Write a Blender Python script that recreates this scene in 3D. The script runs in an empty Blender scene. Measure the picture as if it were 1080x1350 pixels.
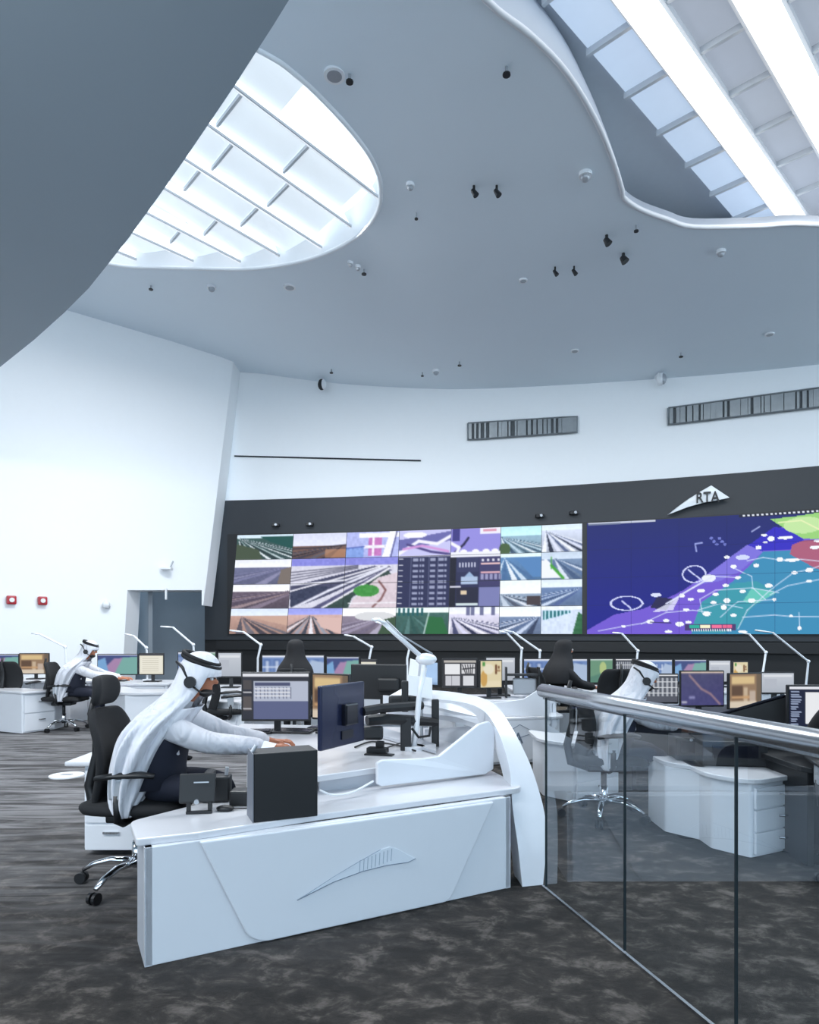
import bpy, bmesh, math, random
import numpy as np
from mathutils import Vector, Matrix, geometry
random.seed(7); np.random.seed(7)
S = bpy.context.scene
COL = S.collection
R = math.radians

# ------------------------------------------------------------------ camera, light, exposure
cd = bpy.data.cameras.new('camera'); cam = bpy.data.objects.new('camera', cd); COL.objects.link(cam)
cam.location = (0, 0, 1.4); cam.rotation_euler = (R(90), 0, 0)
cd.sensor_fit = 'HORIZONTAL'; cd.sensor_width = 36; cd.lens = 30; cd.shift_y = 160/1080
cd.clip_start = 0.02
S.camera = cam
w = bpy.data.worlds.new('world'); S.world = w; w.use_nodes = True
w.node_tree.nodes['Background'].inputs[0].default_value = (0.66, 0.84, 1.0, 1)
w.node_tree.nodes['Background'].inputs[1].default_value = 2.1
S.view_settings.view_transform = 'Standard'; S.view_settings.look = 'None'
S.view_settings.gamma = 1; S.view_settings.exposure = 0.22
def area(name, loc, rot, sx, sy, power, col=(1, 1, 1)):
    l = bpy.data.lights.new(name, 'AREA'); l.shape = 'RECTANGLE'; l.size = sx; l.size_y = sy
    l.energy = power; l.color = col
    o = bpy.data.objects.new(name, l); COL.objects.link(o); o.location = loc; o.rotation_euler = rot
    return o
area('skylight_lamp', (-3.0, 10.6, 8.0), (0, 0, R(45)), 4.5, 2.6, 600, (.93, .97, 1))
area('skylight_lamp', (4.6, 7.6, 7.7), (0, 0, R(45)), 4.5, 2.2, 430, (.93, .97, 1))
area('left_wall_fill', (-5.0, 1.0, 4.9), (R(62), 0, R(8)), 7, 1.5, 650, (.93, .97, 1))  # added fill light with no visible source, brightens the left wall

# ------------------------------------------------------------------ photo -> world
def W(px, py, d): return Vector(((px-540)*d/900, d, 1.4-(py-835)*d/900))
def F(px, py, z=0.0):
    d = (1.4-z)*900/(py-835); return Vector(((px-540)*d/900, d, z))

# ------------------------------------------------------------------ materials
def srgb(c):
    return tuple(((x/255)/12.92 if x/255 <= .04045 else ((x/255+.055)/1.055)**2.4) for x in c)
MATS = {}
def mat(name, rgb, rough=.5, metal=0, var=.06, scale=8, bump=0.0, coat=0, emit=None, es=1):
    if name in MATS: return MATS[name]
    m = bpy.data.materials.new(name); m.use_nodes = True; nt = m.node_tree
    b = nt.nodes['Principled BSDF']; c = srgb(rgb)
    b.inputs['Roughness'].default_value = rough; b.inputs['Metallic'].default_value = metal
    b.inputs['Coat Weight'].default_value = coat
    tc = nt.nodes.new('ShaderNodeTexCoord'); nz = nt.nodes.new('ShaderNodeTexNoise')
    nz.inputs['Scale'].default_value = scale; nz.inputs['Detail'].default_value = 4
    nt.links.new(tc.outputs['Object'], nz.inputs['Vector'])
    mx = nt.nodes.new('ShaderNodeMix'); mx.data_type = 'RGBA'
    mx.inputs[6].default_value = (*[x*(1-var) for x in c], 1); mx.inputs[7].default_value = (*[min(1, x*(1+var)) for x in c], 1)
    nt.links.new(nz.outputs['Fac'], mx.inputs[0]); nt.links.new(mx.outputs[2], b.inputs['Base Color'])
    if bump:
        n2 = nt.nodes.new('ShaderNodeTexNoise'); n2.inputs['Scale'].default_value = scale*12
        nt.links.new(tc.outputs['Object'], n2.inputs['Vector'])
        bp = nt.nodes.new('ShaderNodeBump'); bp.inputs['Strength'].default_value = bump; bp.inputs['Distance'].default_value = .01
        nt.links.new(n2.outputs['Fac'], bp.inputs['Height']); nt.links.new(bp.outputs[0], b.inputs['Normal'])
    if emit:
        b.inputs['Emission Color'].default_value = (*srgb(emit), 1); b.inputs['Emission Strength'].default_value = es
    MATS[name] = m; return m
M_WALL = mat('wall_paint', (244, 246, 248), .7, var=.01)
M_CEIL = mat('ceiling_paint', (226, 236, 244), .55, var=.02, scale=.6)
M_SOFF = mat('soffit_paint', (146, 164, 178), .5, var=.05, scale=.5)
M_DARK = mat('dark_wall_cladding', (40, 44, 50), .5, var=.05, scale=1)
M_BLACKW = mat('black_wall_base', (14, 15, 19), .5, var=.08, scale=2)
M_GREYW = mat('grey_lobby_wall', (120, 128, 136), .6, var=.03)
M_DESK = mat('desk_laminate', (224, 227, 233), .28, var=.015, coat=.25)
M_DESKTOP = mat('desktop_laminate', (212, 213, 218), .3, var=.02, coat=.3)
M_DESKGR = mat('desk_end_grey', (190, 194, 202), .4, var=.02)
M_BLK = mat('black_plastic', (22, 23, 26), .45, var=.15)
M_BLKG = mat('black_gloss', (18, 20, 30), .15, var=.1)
M_BLKF = mat('black_mesh_fabric', (26, 27, 30), .85, var=.25, scale=60, bump=.3)
M_NAVY = mat('navy_cloth', (24, 28, 44), .85, var=.1, scale=30, bump=.2)
M_ABAYA = mat('black_cloth', (18, 18, 22), .8, var=.15, scale=20, bump=.2)
M_RED = mat('red_cloth', (200, 30, 40), .7, var=.1)
M_CHROME = mat('chrome', (225, 228, 232), .12, 1, var=.02)
M_STEEL = mat('brushed_steel', (200, 202, 206), .26, 1, var=.08, scale=3)
M_SILV = mat('silver_plastic', (170, 174, 180), .35, .4, var=.04)
M_THOBE = mat('white_thobe_cloth', (206, 206, 212), .8, var=.03, scale=20, bump=.15)
M_GHUT = mat('white_headcloth', (212, 213, 220), .8, var=.03, scale=30, bump=.15)
def fold_bump(m, sc_, dist, aniso):
    nt = m.node_tree; N = nt.nodes.new; L = nt.links.new; tc = N('ShaderNodeTexCoord'); mp = N('ShaderNodeMapping'); mp.inputs['Scale'].default_value = aniso
    nz = N('ShaderNodeTexNoise'); nz.inputs['Scale'].default_value = sc_; nz.inputs['Detail'].default_value = 2; nz.inputs['Distortion'].default_value = .8
    L(tc.outputs['Object'], mp.inputs[0]); L(mp.outputs[0], nz.inputs['Vector']); bp = N('ShaderNodeBump'); bp.inputs['Strength'].default_value = .9; bp.inputs['Distance'].default_value = dist
    L(nz.outputs['Fac'], bp.inputs['Height']); L(bp.outputs[0], nt.nodes['Principled BSDF'].inputs['Normal'])
fold_bump(M_THOBE, 7, .035, (1.6, 1, .7)); fold_bump(M_GHUT, 6, .04, (2.2, 2.2, .5))
M_SKIN = mat('skin', (176, 112, 82), .5, var=.08, scale=30)
M_HAIR = mat('black_hair', (20, 17, 16), .6, var=.2, scale=60)
M_LAMP = mat('white_lamp_metal', (232, 234, 238), .3, .1, var=.02)
M_REDP = mat('red_plastic', (170, 25, 40), .35, var=.1)
M_WHITEP = mat('white_plastic', (235, 237, 240), .4, var=.02)
M_PAPER = mat('paper', (238, 239, 242), .8, var=.02)
M_TISSUE = mat('pale_blue_card', (170, 190, 215), .6, var=.05)
M_VENT = mat('grille_metal', (142, 148, 152), .4, .5, var=.2, scale=6)
M_VENTB = mat('grille_back', (84, 90, 94), .7, var=.2)
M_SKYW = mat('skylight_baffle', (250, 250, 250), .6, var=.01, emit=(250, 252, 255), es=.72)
M_SKYP = mat('skylight_glass_panel', (225, 232, 238), .35, var=.03, emit=(226, 238, 246), es=.5)
M_SKYB = mat('skylight_dim_glass', (170, 182, 196), .25, var=.08, scale=2, emit=(186, 206, 230), es=.6)
M_SKYG = mat('skylight_grey_glass', (130, 138, 150), .25, var=.12, scale=2, emit=(190, 200, 214), es=.42)
M_BEAM = mat('light_beam_diffuser', (255, 255, 255), .6, var=.01, emit=(255, 253, 252), es=1.9)
M_RIB = mat('skylight_rib', (200, 206, 212), .5, var=.03)
M_RIM = mat('skylight_rim', (236, 240, 244), .6, var=.01)

def mat_screen(strength=1.0, name='screen_picture'):
    m = bpy.data.materials.new(name); m.use_nodes = True; nt = m.node_tree; b = nt.nodes['Principled BSDF']
    a = nt.nodes.new('ShaderNodeAttribute'); a.attribute_name = 'Col'
    nt.links.new(a.outputs['Color'], b.inputs['Emission Color']); b.inputs['Emission Strength'].default_value = strength
    b.inputs['Base Color'].default_value = (.01, .01, .012, 1); b.inputs['Roughness'].default_value = .5; b.inputs['Specular IOR Level'].default_value = .15
    return m
M_SCR = mat_screen(.8); M_SCRW = mat_screen(.92, 'video_wall_picture')

def mat_carpet():
    m = bpy.data.materials.new('carpet'); m.use_nodes = True; nt = m.node_tree; b = nt.nodes['Principled BSDF']
    N = nt.nodes.new; L = nt.links.new
    tc = N('ShaderNodeTexCoord'); mp = N('ShaderNodeMapping'); mp.inputs['Scale'].default_value = (2.3, 3.0, 1); mp.inputs['Rotation'].default_value = (0, 0, R(24))
    L(tc.outputs['Object'], mp.inputs[0])
    n1 = N('ShaderNodeTexNoise'); n1.inputs['Scale'].default_value = 2.6; n1.inputs['Detail'].default_value = 12; n1.inputs['Roughness'].default_value = .7; n1.inputs['Distortion'].default_value = .35
    L(mp.outputs[0], n1.inputs['Vector'])
    r1 = N('ShaderNodeValToRGB'); e = r1.color_ramp
    e.elements[0].position = .42; e.elements[0].color = (*srgb((27, 24, 22)), 1)
    e.elements[1].position = .68; e.elements[1].color = (*srgb((104, 97, 92)), 1)
    k = e.elements.new(.52); k.color = (*srgb((46, 42, 39)), 1)
    L(n1.outputs['Fac'], r1.inputs[0])
    # light loop pile streaks, only in part of the room's carpet (design)
    w1 = N('ShaderNodeTexNoise'); w1.inputs['Scale'].default_value = 1.0; w1.inputs['Distortion'].default_value = 1.6; w1.inputs['Detail'].default_value = 6; w1.inputs['Roughness'].default_value = .6
    mp2 = N('ShaderNodeMapping'); mp2.inputs['Scale'].default_value = (1.0, 7.5, 1); mp2.inputs['Rotation'].default_value = (0, 0, R(10)); L(tc.outputs['Object'], mp2.inputs[0]); L(mp2.outputs[0], w1.inputs['Vector'])
    r2 = N('ShaderNodeValToRGB'); r2.color_ramp.elements[0].color = (*srgb((58, 57, 59)), 1); r2.color_ramp.elements[1].color = (*srgb((150, 149, 152)), 1)
    r2.color_ramp.elements[0].position = .38; r2.color_ramp.elements[1].position = .66
    L(w1.outputs['Fac'], r2.inputs[0])
    sx = N('ShaderNodeSeparateXYZ'); L(tc.outputs['Object'], sx.inputs[0])
    mr = N('ShaderNodeMapRange'); mr.inputs[1].default_value = 2.6; mr.inputs[2].default_value = 5.6; mr.inputs[3].default_value = 0.0; mr.inputs[4].default_value = .8
    L(sx.outputs['Y'], mr.inputs[0])
    mr2 = N('ShaderNodeMapRange'); mr2.inputs[1].default_value = 0.3; mr2.inputs[2].default_value = -1.0; mr2.inputs[3].default_value = 0.0; mr2.inputs[4].default_value = 1
    L(sx.outputs['X'], mr2.inputs[0])
    mu = N('ShaderNodeMath'); mu.operation = 'MULTIPLY'; L(mr.outputs[0], mu.inputs[0]); L(mr2.outputs[0], mu.inputs[1])
    mx = N('ShaderNodeMix'); mx.data_type = 'RGBA'; L(mu.outputs[0], mx.inputs[0]); L(r1.outputs[0], mx.inputs[6]); L(r2.outputs[0], mx.inputs[7])
    L(mx.outputs[2], b.inputs['Base Color']); b.inputs['Roughness'].default_value = .95
    n2 = N('ShaderNodeTexNoise'); n2.inputs['Scale'].default_value = 260; L(tc.outputs['Object'], n2.inputs['Vector'])
    bp = N('ShaderNodeBump'); bp.inputs['Strength'].default_value = .5; bp.inputs['Distance'].default_value = .01
    L(n2.outputs['Fac'], bp.inputs['Height']); L(bp.outputs[0], b.inputs['Normal'])
    return m
M_CARPET = mat_carpet()

def mat_glass():
    m = bpy.data.materials.new('railing_glass'); m.use_nodes = True; nt = m.node_tree; N = nt.nodes.new; L = nt.links.new
    nt.nodes.remove(nt.nodes['Principled BSDF']); out = nt.nodes['Material Output']
    tr = N('ShaderNodeBsdfTransparent'); tr.inputs[0].default_value = (.90, .945, .965, 1)
    gl = N('ShaderNodeBsdfGlossy'); gl.inputs['Roughness'].default_value = .01; gl.inputs[0].default_value = (.9, .95, 1, 1)
    fr = N('ShaderNodeLayerWeight'); fr.inputs[0].default_value = .5
    m1 = N('ShaderNodeMath'); m1.operation = 'POWER'; m1.inputs[1].default_value = 4; L(fr.outputs['Facing'], m1.inputs[0])
    m2 = N('ShaderNodeMath'); m2.operation = 'MULTIPLY_ADD'; m2.inputs[1].default_value = .9; m2.inputs[2].default_value = .1; L(m1.outputs[0], m2.inputs[0])
    ms = N('ShaderNodeMixShader'); L(m2.outputs[0], ms.inputs[0]); L(tr.outputs[0], ms.inputs[1]); L(gl.outputs[0], ms.inputs[2])
    L(ms.outputs[0], out.inputs[0]); return m
M_GLASS = mat_glass()

# ------------------------------------------------------------------ object helpers
PM = {}
def thing(name, label, cat, loc=(0, 0, 0), rotz=0, group=None):
    o = bpy.data.objects.new(name, None); COL.objects.link(o); o.location = loc; o.rotation_euler = (0, 0, rotz)
    o['label'] = label; o['category'] = cat; o.empty_display_size = .1
    if group: o['group'] = group
    PM[o.name] = Matrix.Translation(Vector(loc)) @ Matrix.Rotation(rotz, 4, 'Z')
    return o
def tag(o, label, cat, group=None):
    o['label'] = label; o['category'] = cat
    if group: o['group'] = group
    return o
def struct(o): o['kind'] = 'structure'; return o
def copy_tree(o, parent=None):
    c = o.copy(); COL.objects.link(c); c.parent = parent
    for ch in list(o.children): copy_tree(ch, c)
    return c

class MB:
    def __init__(s): s.v = []; s.f = []
    def add(s, vs, fs):
        n = len(s.v); s.v += [Vector(v) for v in vs]; s.f += [tuple(i+n for i in f) for f in fs]; return s
    def box(s, c, size, rot=None, bev=0):
        c = Vector(c); x, y, z = [a/2 for a in size]
        if bev:
            b = min(bev, x*.9, y*.9, z*.9); bm = bmesh.new(); bmesh.ops.create_cube(bm, size=2)
            for v in bm.verts: v.co = Vector((v.co.x*x, v.co.y*y, v.co.z*z))
            bmesh.ops.bevel(bm, geom=bm.edges[:], offset=b, segments=2, affect='EDGES', profile=.6)
            vs = [v.co.copy() for v in bm.verts]; fs = [[v.index for v in f.verts] for f in bm.faces]; bm.free()
        else:
            vs = [Vector((a*x, b_*y, d*z)) for d in (-1, 1) for b_ in (-1, 1) for a in (-1, 1)]
            fs = [(0, 2, 3, 1), (4, 5, 7, 6), (0, 1, 5, 4), (2, 6, 7, 3), (0, 4, 6, 2), (1, 3, 7, 5)]
        if rot is not None:
            if not isinstance(rot, Matrix): rot = Matrix.Rotation(rot, 3, 'Z')
            vs = [rot @ v for v in vs]
        return s.add([v+c for v in vs], fs)
    def tube(s, pts, r, n=10, flat=1.0, cap=True):
        pts = [Vector(p) for p in pts]; rs = r if isinstance(r, (list, tuple)) else [r]*len(pts)
        vs = []; fs = []; up = Vector((0, 0, 1)); prev = None
        for i, p in enumerate(pts):
            t = (pts[min(i+1, len(pts)-1)]-pts[max(i-1, 0)]).normalized()
            if prev is None:
                a = t.cross(up)
                if a.length < .05: a = t.cross(Vector((0, 1, 0)))
            else: a = prev - t*prev.dot(t)
            a.normalize(); prev = a; b = a.cross(t)
            for k in range(n):
                q = 2*math.pi*k/n; vs.append(p+a*math.cos(q)*rs[i]+b*math.sin(q)*rs[i]*flat)
        for i in range(len(pts)-1):
            for k in range(n): fs.append((i*n+k, i*n+(k+1) % n, (i+1)*n+(k+1) % n, (i+1)*n+k))
        if cap: fs.append(tuple(range(n))[::-1]); fs.append(tuple((len(pts)-1)*n+k for k in range(n)))
        return s.add(vs, fs)
    def prism(s, pts, vec):
        pts = [Vector(p) for p in pts]; vec = Vector(vec); n = len(pts)
        return s.add(pts+[p+vec for p in pts], [tuple(range(n)), tuple(range(n, 2*n))[::-1]]+[(i, (i+1) % n, (i+1) % n+n, i+n)[::-1] for i in range(n)])
    def ball(s, c, r, n=12, m=8):
        c = Vector(c); r = Vector(r) if not isinstance(r, (int, float)) else Vector((r, r, r))
        vs = [c+Vector((0, 0, r.z))]; fs = []
        for i in range(1, m):
            a = math.pi*i/m
            for k in range(n): b = 2*math.pi*k/n; vs.append(c+Vector((r.x*math.sin(a)*math.cos(b), r.y*math.sin(a)*math.sin(b), r.z*math.cos(a))))
        vs.append(c-Vector((0, 0, r.z)))
        for k in range(n): fs.append((0, 1+k, 1+(k+1) % n))
        for i in range(m-2):
            for k in range(n): a = 1+i*n; fs.append((a+k, a+n+k, a+n+(k+1) % n, a+(k+1) % n))
        L = len(vs)-1; a = 1+(m-2)*n
        for k in range(n): fs.append((L, a+(k+1) % n, a+k))
        return s.add(vs, fs)
    def grid(s, rows, close=False):
        n = len(rows[0]); vs = [p for r in rows for p in r]; fs = []
        for i in range(len(rows)-1):
            for k in range(n if close else n-1): fs.append((i*n+k, i*n+(k+1) % n, (i+1)*n+(k+1) % n, (i+1)*n+k))
        return s.add(vs, fs)
    def build(s, name, m, parent=None, world=False, smooth=False, bevel=0, solid=0, sub=0):
        me = bpy.data.meshes.new(name)
        vs = s.v
        if parent is not None and world:
            inv = PM[parent.name].inverted(); vs = [inv @ v for v in vs]
        me.from_pydata([tuple(v) for v in vs], [], s.f)
        bm = bmesh.new(); bm.from_mesh(me); bmesh.ops.recalc_face_normals(bm, faces=bm.faces[:]); bm.to_mesh(me); bm.free()
        me.materials.append(m)
        if smooth: me.polygons.foreach_set('use_smooth', [True]*len(me.polygons))
        o = bpy.data.objects.new(name, me); COL.objects.link(o)
        if parent is not None:
            o.parent = parent
            if parent.name in PM and name and world: PM[o.name] = PM[parent.name]
        if solid: k = o.modifiers.new('solid', 'SOLIDIFY'); k.thickness = solid; k.offset = 0
        if bevel: k = o.modifiers.new('bevel', 'BEVEL'); k.width = bevel; k.segments = 3; k.limit_method = 'ANGLE'
        if sub: k = o.modifiers.new('sub', 'SUBSURF'); k.levels = sub; k.render_levels = sub
        return o

def round_poly(pts, r, n=5):
    """round the corners of a 2-D polygon"""
    out = []; N = len(pts)
    for i in range(N):
        p = Vector(pts[i][:2]); a = Vector(pts[i-1][:2]); b = Vector(pts[(i+1) % N][:2])
        rr = r[i] if isinstance(r, (list, tuple)) else r
        u = a-p; v = b-p; rr = min(rr, u.length*.45, v.length*.45)
        if rr < 1e-4: out.append(p); continue
        s_ = p+u.normalized()*rr; e = p+v.normalized()*rr
        for k in range(n+1):
            t = k/n; out.append(s_*(1-t)**2+p*2*t*(1-t)+e*t*t)
    return out
def slab(pts, z0, z1, r=.03):
    q = round_poly(pts, r); return MB().prism([(p.x, p.y, z0) for p in q], (0, 0, z1-z0))

# picture meshes -------------------------------------------------------------------------
def lin(a): a = a/255.0; return np.where(a <= .04045, a/12.92, ((a+.055)/1.055)**2.4)
def set_col(me, cols):
    at = me.color_attributes.new('Col', 'FLOAT_COLOR', 'POINT')
    c = np.ones((len(cols), 4), dtype=np.float32); c[:, :3] = lin(np.clip(cols, 0, 255)); at.data.foreach_set('color', c.ravel())
def picture(name, fpos, img, parent, m=M_SCR):
    """img HxWx3; fpos(u,v) gives local position (v from the top); one vertex at each sample"""
    H, Wd, _ = img.shape
    vs = [tuple(fpos(j/(Wd-1), i/(H-1))) for i in range(H) for j in range(Wd)]
    fs = [(i*Wd+j, (i+1)*Wd+j, (i+1)*Wd+j+1, i*Wd+j+1) for i in range(H-1) for j in range(Wd-1)]
    me = bpy.data.meshes.new(name); me.from_pydata(vs, [], fs); set_col(me, img.reshape(-1, 3)); me.materials.append(m)
    o = bpy.data.objects.new(name, me); COL.objects.link(o); o.parent = parent; return o
class Img:
    def __init__(s, w, h, c=(0, 0, 0)):
        s.w, s.h = w, h; s.a = np.zeros((h, w, 3)); s.a[:] = c; s.Y, s.X = np.mgrid[0:h, 0:w].astype(float)
    def rect(s, x0, y0, x1, y1, c, a=1):
        k = (s.X >= x0) & (s.X < x1) & (s.Y >= y0) & (s.Y < y1); s.a[k] = s.a[k]*(1-a)+np.array(c)*a
    def vgrad(s, x0, y0, x1, y1, c0, c1):
        k = (s.X >= x0) & (s.X < x1) & (s.Y >= y0) & (s.Y < y1); t = ((s.Y-y0)/(y1-y0))[k][:, None]; s.a[k] = np.array(c0)*(1-t)+np.array(c1)*t
    def poly(s, pts, c, a=1, clip=None):
        k = np.zeros((s.h, s.w), bool); n = len(pts)
        for i in range(n):
            (x0, y0), (x1, y1) = pts[i], pts[(i+1) % n]
            if y0 == y1: continue
            cr = ((s.Y >= min(y0, y1)) & (s.Y < max(y0, y1))) & (s.X < (x1-x0)*(s.Y-y0)/(y1-y0)+x0); k ^= cr
        if clip: k &= (s.X >= clip[0]) & (s.X < clip[2]) & (s.Y >= clip[1]) & (s.Y < clip[3])
        s.a[k] = s.a[k]*(1-a)+np.array(c)*a
    def line(s, pts, c, wd=1, a=1, clip=None):
        for (x0, y0), (x1, y1) in zip(pts[:-1], pts[1:]):
            dx, dy = x1-x0, y1-y0; l2 = dx*dx+dy*dy+1e-9
            t = np.clip(((s.X-x0)*dx+(s.Y-y0)*dy)/l2, 0, 1); d = np.hypot(s.X-x0-t*dx, s.Y-y0-t*dy)
            k = np.clip(wd/2+.5-d, 0, 1)*a
            if clip: k = k*((s.X >= clip[0]) & (s.X < clip[2]) & (s.Y >= clip[1]) & (s.Y < clip[3]))
            s.a = s.a*(1-k[..., None])+np.array(c)*k[..., None]
    def ell(s, x, y, rx, ry, c, a=1, ring=0):
        q = np.hypot((s.X-x)/rx, (s.Y-y)/ry)
        k = (np.abs(q-1) < ring) if ring else (q < 1); s.a[k] = s.a[k]*(1-a)+np.array(c)*a
    def noise(s, amp, x0=0, y0=0, x1=9999, y1=9999, f=3):
        n = np.random.rand(s.h//f+2, s.w//f+2); n = np.kron(n, np.ones((f, f)))[:s.h, :s.w]
        k = (s.X >= x0) & (s.X < x1) & (s.Y >= y0) & (s.Y < y1); s.a[k] += ((n-.5)*amp)[k][:, None]

# ------------------------------------------------------------------ SETTING
fl = MB().grid([[(-22, -8, 0), (16, -8, 0)], [(-22, 24, 0), (16, 24, 0)]]).build('floor', M_CARPET); struct(fl)

# back wall curve: 1/d as a quadratic in px
_c = np.polyfit([283, 313, 540, 770, 1080, 1300], [.05263, .05319, .05587, .05917, .0668, .0735], 2)
def dw(px): return 1/np.polyval(_c, px)
def WP(px, z, off=0):
    d = dw(px)-off; return Vector(((px-540)*d/900, d, z))
def WY(px, py, off=0):
    d = dw(px)-off; return W(px, py, d)
PXS = list(np.linspace(225, 1420, 60))
def ribbon(z0, z1, off, pxs=PXS, back=.2):
    mb = MB(); a = [WP(p, 0, off) for p in pxs]; b = [WP(p, 0, off-back) for p in pxs]
    rows = [[Vector((p.x, p.y, z1)) for p in b], [Vector((p.x, p.y, z1)) for p in a], [Vector((p.x, p.y, z0)) for p in a], [Vector((p.x, p.y, z0)) for p in b]]
    mb.grid(rows); n = len(pxs)
    i = len(mb.v)-4*n
    mb.f.append((i, i+n, i+2*n, i+3*n)); mb.f.append((i+n-1, i+2*n-1, i+3*n-1, i+4*n-1)); mb.f.append
    return mb
HX = [-22, -9, -4.7, -2.35, 1.17, 4.3, 9, 18]; HZ = [8.9, 8.8, 8.72, 8.22, 7.76, 7.6, 7.34, 7.1]
def hz(x):
    # smooth interpolation of the ceiling height
    s = 0; n = 0
    for k in np.linspace(-1.0, 1.0, 9): s += np.interp(x+k, HX, HZ); n += 1
    return s/n
struct(ribbon(5.0, 10, -.12).build('wall_back', M_WALL, smooth=False))
struct(ribbon(1.4-.18, 5.07, .02, pxs=list(np.linspace(270, 1420, 60)), back=.15).build('wall_video_surround', M_DARK))
struct(ribbon(0, 1.4-.18, -.10, pxs=list(np.linspace(270, 1420, 60)), back=.15).build('wall_base_black', M_BLACKW))
struct(ribbon(.95, 1.2, .1, pxs=list(np.linspace(285, 1420, 50)), back=.25).build('trim_1', M_BLACKW))

# left wall
Lp0 = Vector((-4.7, 18.25, 0)); Lp1 = Vector((-7.8, 15.6, 0)); Ld = (Lp1-Lp0).normalized(); Ln = Vector((-Ld.y, Ld.x, 0))
if Ln.y > 0: Ln = -Ln
def onplane(px, py, o, n):
    r = Vector(((px-540)/900, 1, -(py-835)/900)); c = Vector((0, 0, 1.4)); return c+r*((o-c).dot(n)/r.dot(n))
LW = lambda px, py, off=0: onplane(px, py, Lp0+Ln*off, Ln)
def floor_of(p): return Vector((p.x, p.y, 0))
far = Lp0+Ld*16
pl = [LW(311, 450), LW(268, 798), LW(266, 798), LW(266, 778), LW(168, 778), floor_of(LW(160, 860)), floor_of(far), Vector((far.x, far.y, 10))]
lw = MB().prism(pl, (0.0, .8, 0)).build('wall_left', M_WALL); struct(lw)
a = LW(150, 800); b_ = LW(380, 800)
nb = -Ln
lob = MB().add([floor_of(a)+nb*2.2, floor_of(b_)+nb*2.2, Vector((b_.x, b_.y, 3.2))+nb*2.2, Vector((a.x, a.y, 3.2))+nb*2.2], [(0, 1, 2, 3)])
struct(lob.build('wall_lobby_back', M_GREYW))
l2 = floor_of(LW(158, 860))
struct(MB().box((l2.x-.02, l2.y+1.5, 1.6), (.1, 1.4, 3.2), rot=R(35)).build('wall_lobby_side', M_GREYW))
# far-left return and right-hand wall outside the frame
struct(MB().box((far.x, far.y-8, 5), (.3, 16, 10)).build('wall_far_left', M_WALL))
# horizontal shadow slot
pts = [WY(px, 600+(px-308)*.0245, .0) for px in np.linspace(308, 555, 12)]
struct(MB().tube([p+Vector((0, .1, 0)) for p in pts], .022, n=6).build('trim_2', M_DARK))

# ceiling with its two openings ------------------------------------------------
def cpt(px, py):
    x = 0; z = 7.9
    for _ in range(12):
        d = (z-1.4)*900/(835-py); x = (px-540)*d/900; z = hz(x)
    return Vector((x, d, z))
def smooth_loop(pts, n=6):
    out = []; N = len(pts)
    for i in range(N):
        p0, p1, p2, p3 = [Vector(pts[(i+k-1) % N]) for k in range(4)]
        for k in range(n):
            t = k/n; out.append(.5*((2*p1)+(p2-p0)*t+(2*p0-5*p1+4*p2-p3)*t*t+(3*p1-p0-3*p2+p3)*t**3))
    return out
oval_px = [(340, 65), (388, 96), (432, 137), (470, 180), (492, 213), (502, 245), (497, 280), (470, 312), (425, 336), (370, 350), (300, 355), (220, 353), (145, 348)]
oval = [cpt(*p).xy for p in oval_px]
oval += [Vector((-7.2, 12.6)), Vector((-7.2, 10.5)), Vector((-5.2, 8.2)), Vector((-3.2, 7.2))]
oval = smooth_loop([Vector((p.x, p.y, 0)) for p in oval], 5)
big_px = [(640, 0), (700, 48), (748, 98), (786, 160), (808, 212), (820, 250)]
bigl = [cpt(*p).xy for p in big_px]
seg2 = [cpt(*p).xy for p in [(823, 262), (845, 277), (880, 290), (915, 300), (1000, 299), (1080, 297)]]
big = smooth_loop([Vector((p.x, p.y, 0)) for p in [Vector((-1.5, 3.6)), Vector((-.75, 5.3)), Vector((.1, 6.2))]+bigl+seg2+[Vector((9.0, 10.4)), Vector((10.0, 8.0)), Vector((8.5, 3.5)), Vector((3, 1.2))]], 4)
def inside(x, y, loop):
    c = False; n = len(loop)
    for i in range(n):
        a, b = loop[i], loop[i-1]
        if (a.y > y) != (b.y > y) and x < (b.x-a.x)*(y-a.y)/(b.y-a.y)+a.x: c = not c
    return c
vco = []; edges = []
for loop in (oval, big):
    n0 = len(vco); vco += [Vector((p.x, p.y)) for p in loop]; edges += [(n0+i, n0+(i+1) % len(loop)) for i in range(len(loop))]
for x in np.arange(-22, 16.1, 1.0):
    for y in np.arange(-8, 24.1, 2.0):
        vco.append(Vector((x+.013, y+.007)))
r = geometry.delaunay_2d_cdt(vco, edges, [], 0, 1e-5)
fs = []
for f in r[2]:
    cx = sum(r[0][i].x for i in f)/len(f); cy = sum(r[0][i].y for i in f)/len(f)
    if not inside(cx, cy, oval) and not inside(cx, cy, big): fs.append(tuple(f))
mb = MB(); mb.add([(p.x, p.y, hz(p.x)) for p in r[0]], fs)
struct(mb.build('ceiling', M_CEIL, smooth=True))
def spread(p, k=1.0):
    q = min(1, max(0, (p.y-6.0)/4.0)); return Vector((p.x+.5*q*k, p.y+1.9*q*k, 0))
def well(loop, h, m, name, lean=0):
    f = (lambda p, k: spread(p, k)) if lean else (lambda p, k: p)
    rows = [[Vector((p.x, p.y, hz(p.x)-.02)) for p in loop], [Vector((f(p, .05).x, f(p, .05).y, hz(p.x)+h*.15)) for p in loop], [Vector((f(p, .45).x, f(p, .45).y, hz(p.x)+h*.45)) for p in loop], [Vector((f(p, 1).x, f(p, 1).y, (8.75 if lean else hz(p.x)+h))) for p in loop]]
    return struct(MB().grid(rows, close=True).build(name, m, smooth=True))
well(oval, .55, M_RIM, 'trim_skylight_left')
well(big, 1.35, mat('well_paint', (168, 176, 186), .5, var=.02), 'trim_skylight_right', 1)
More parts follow.
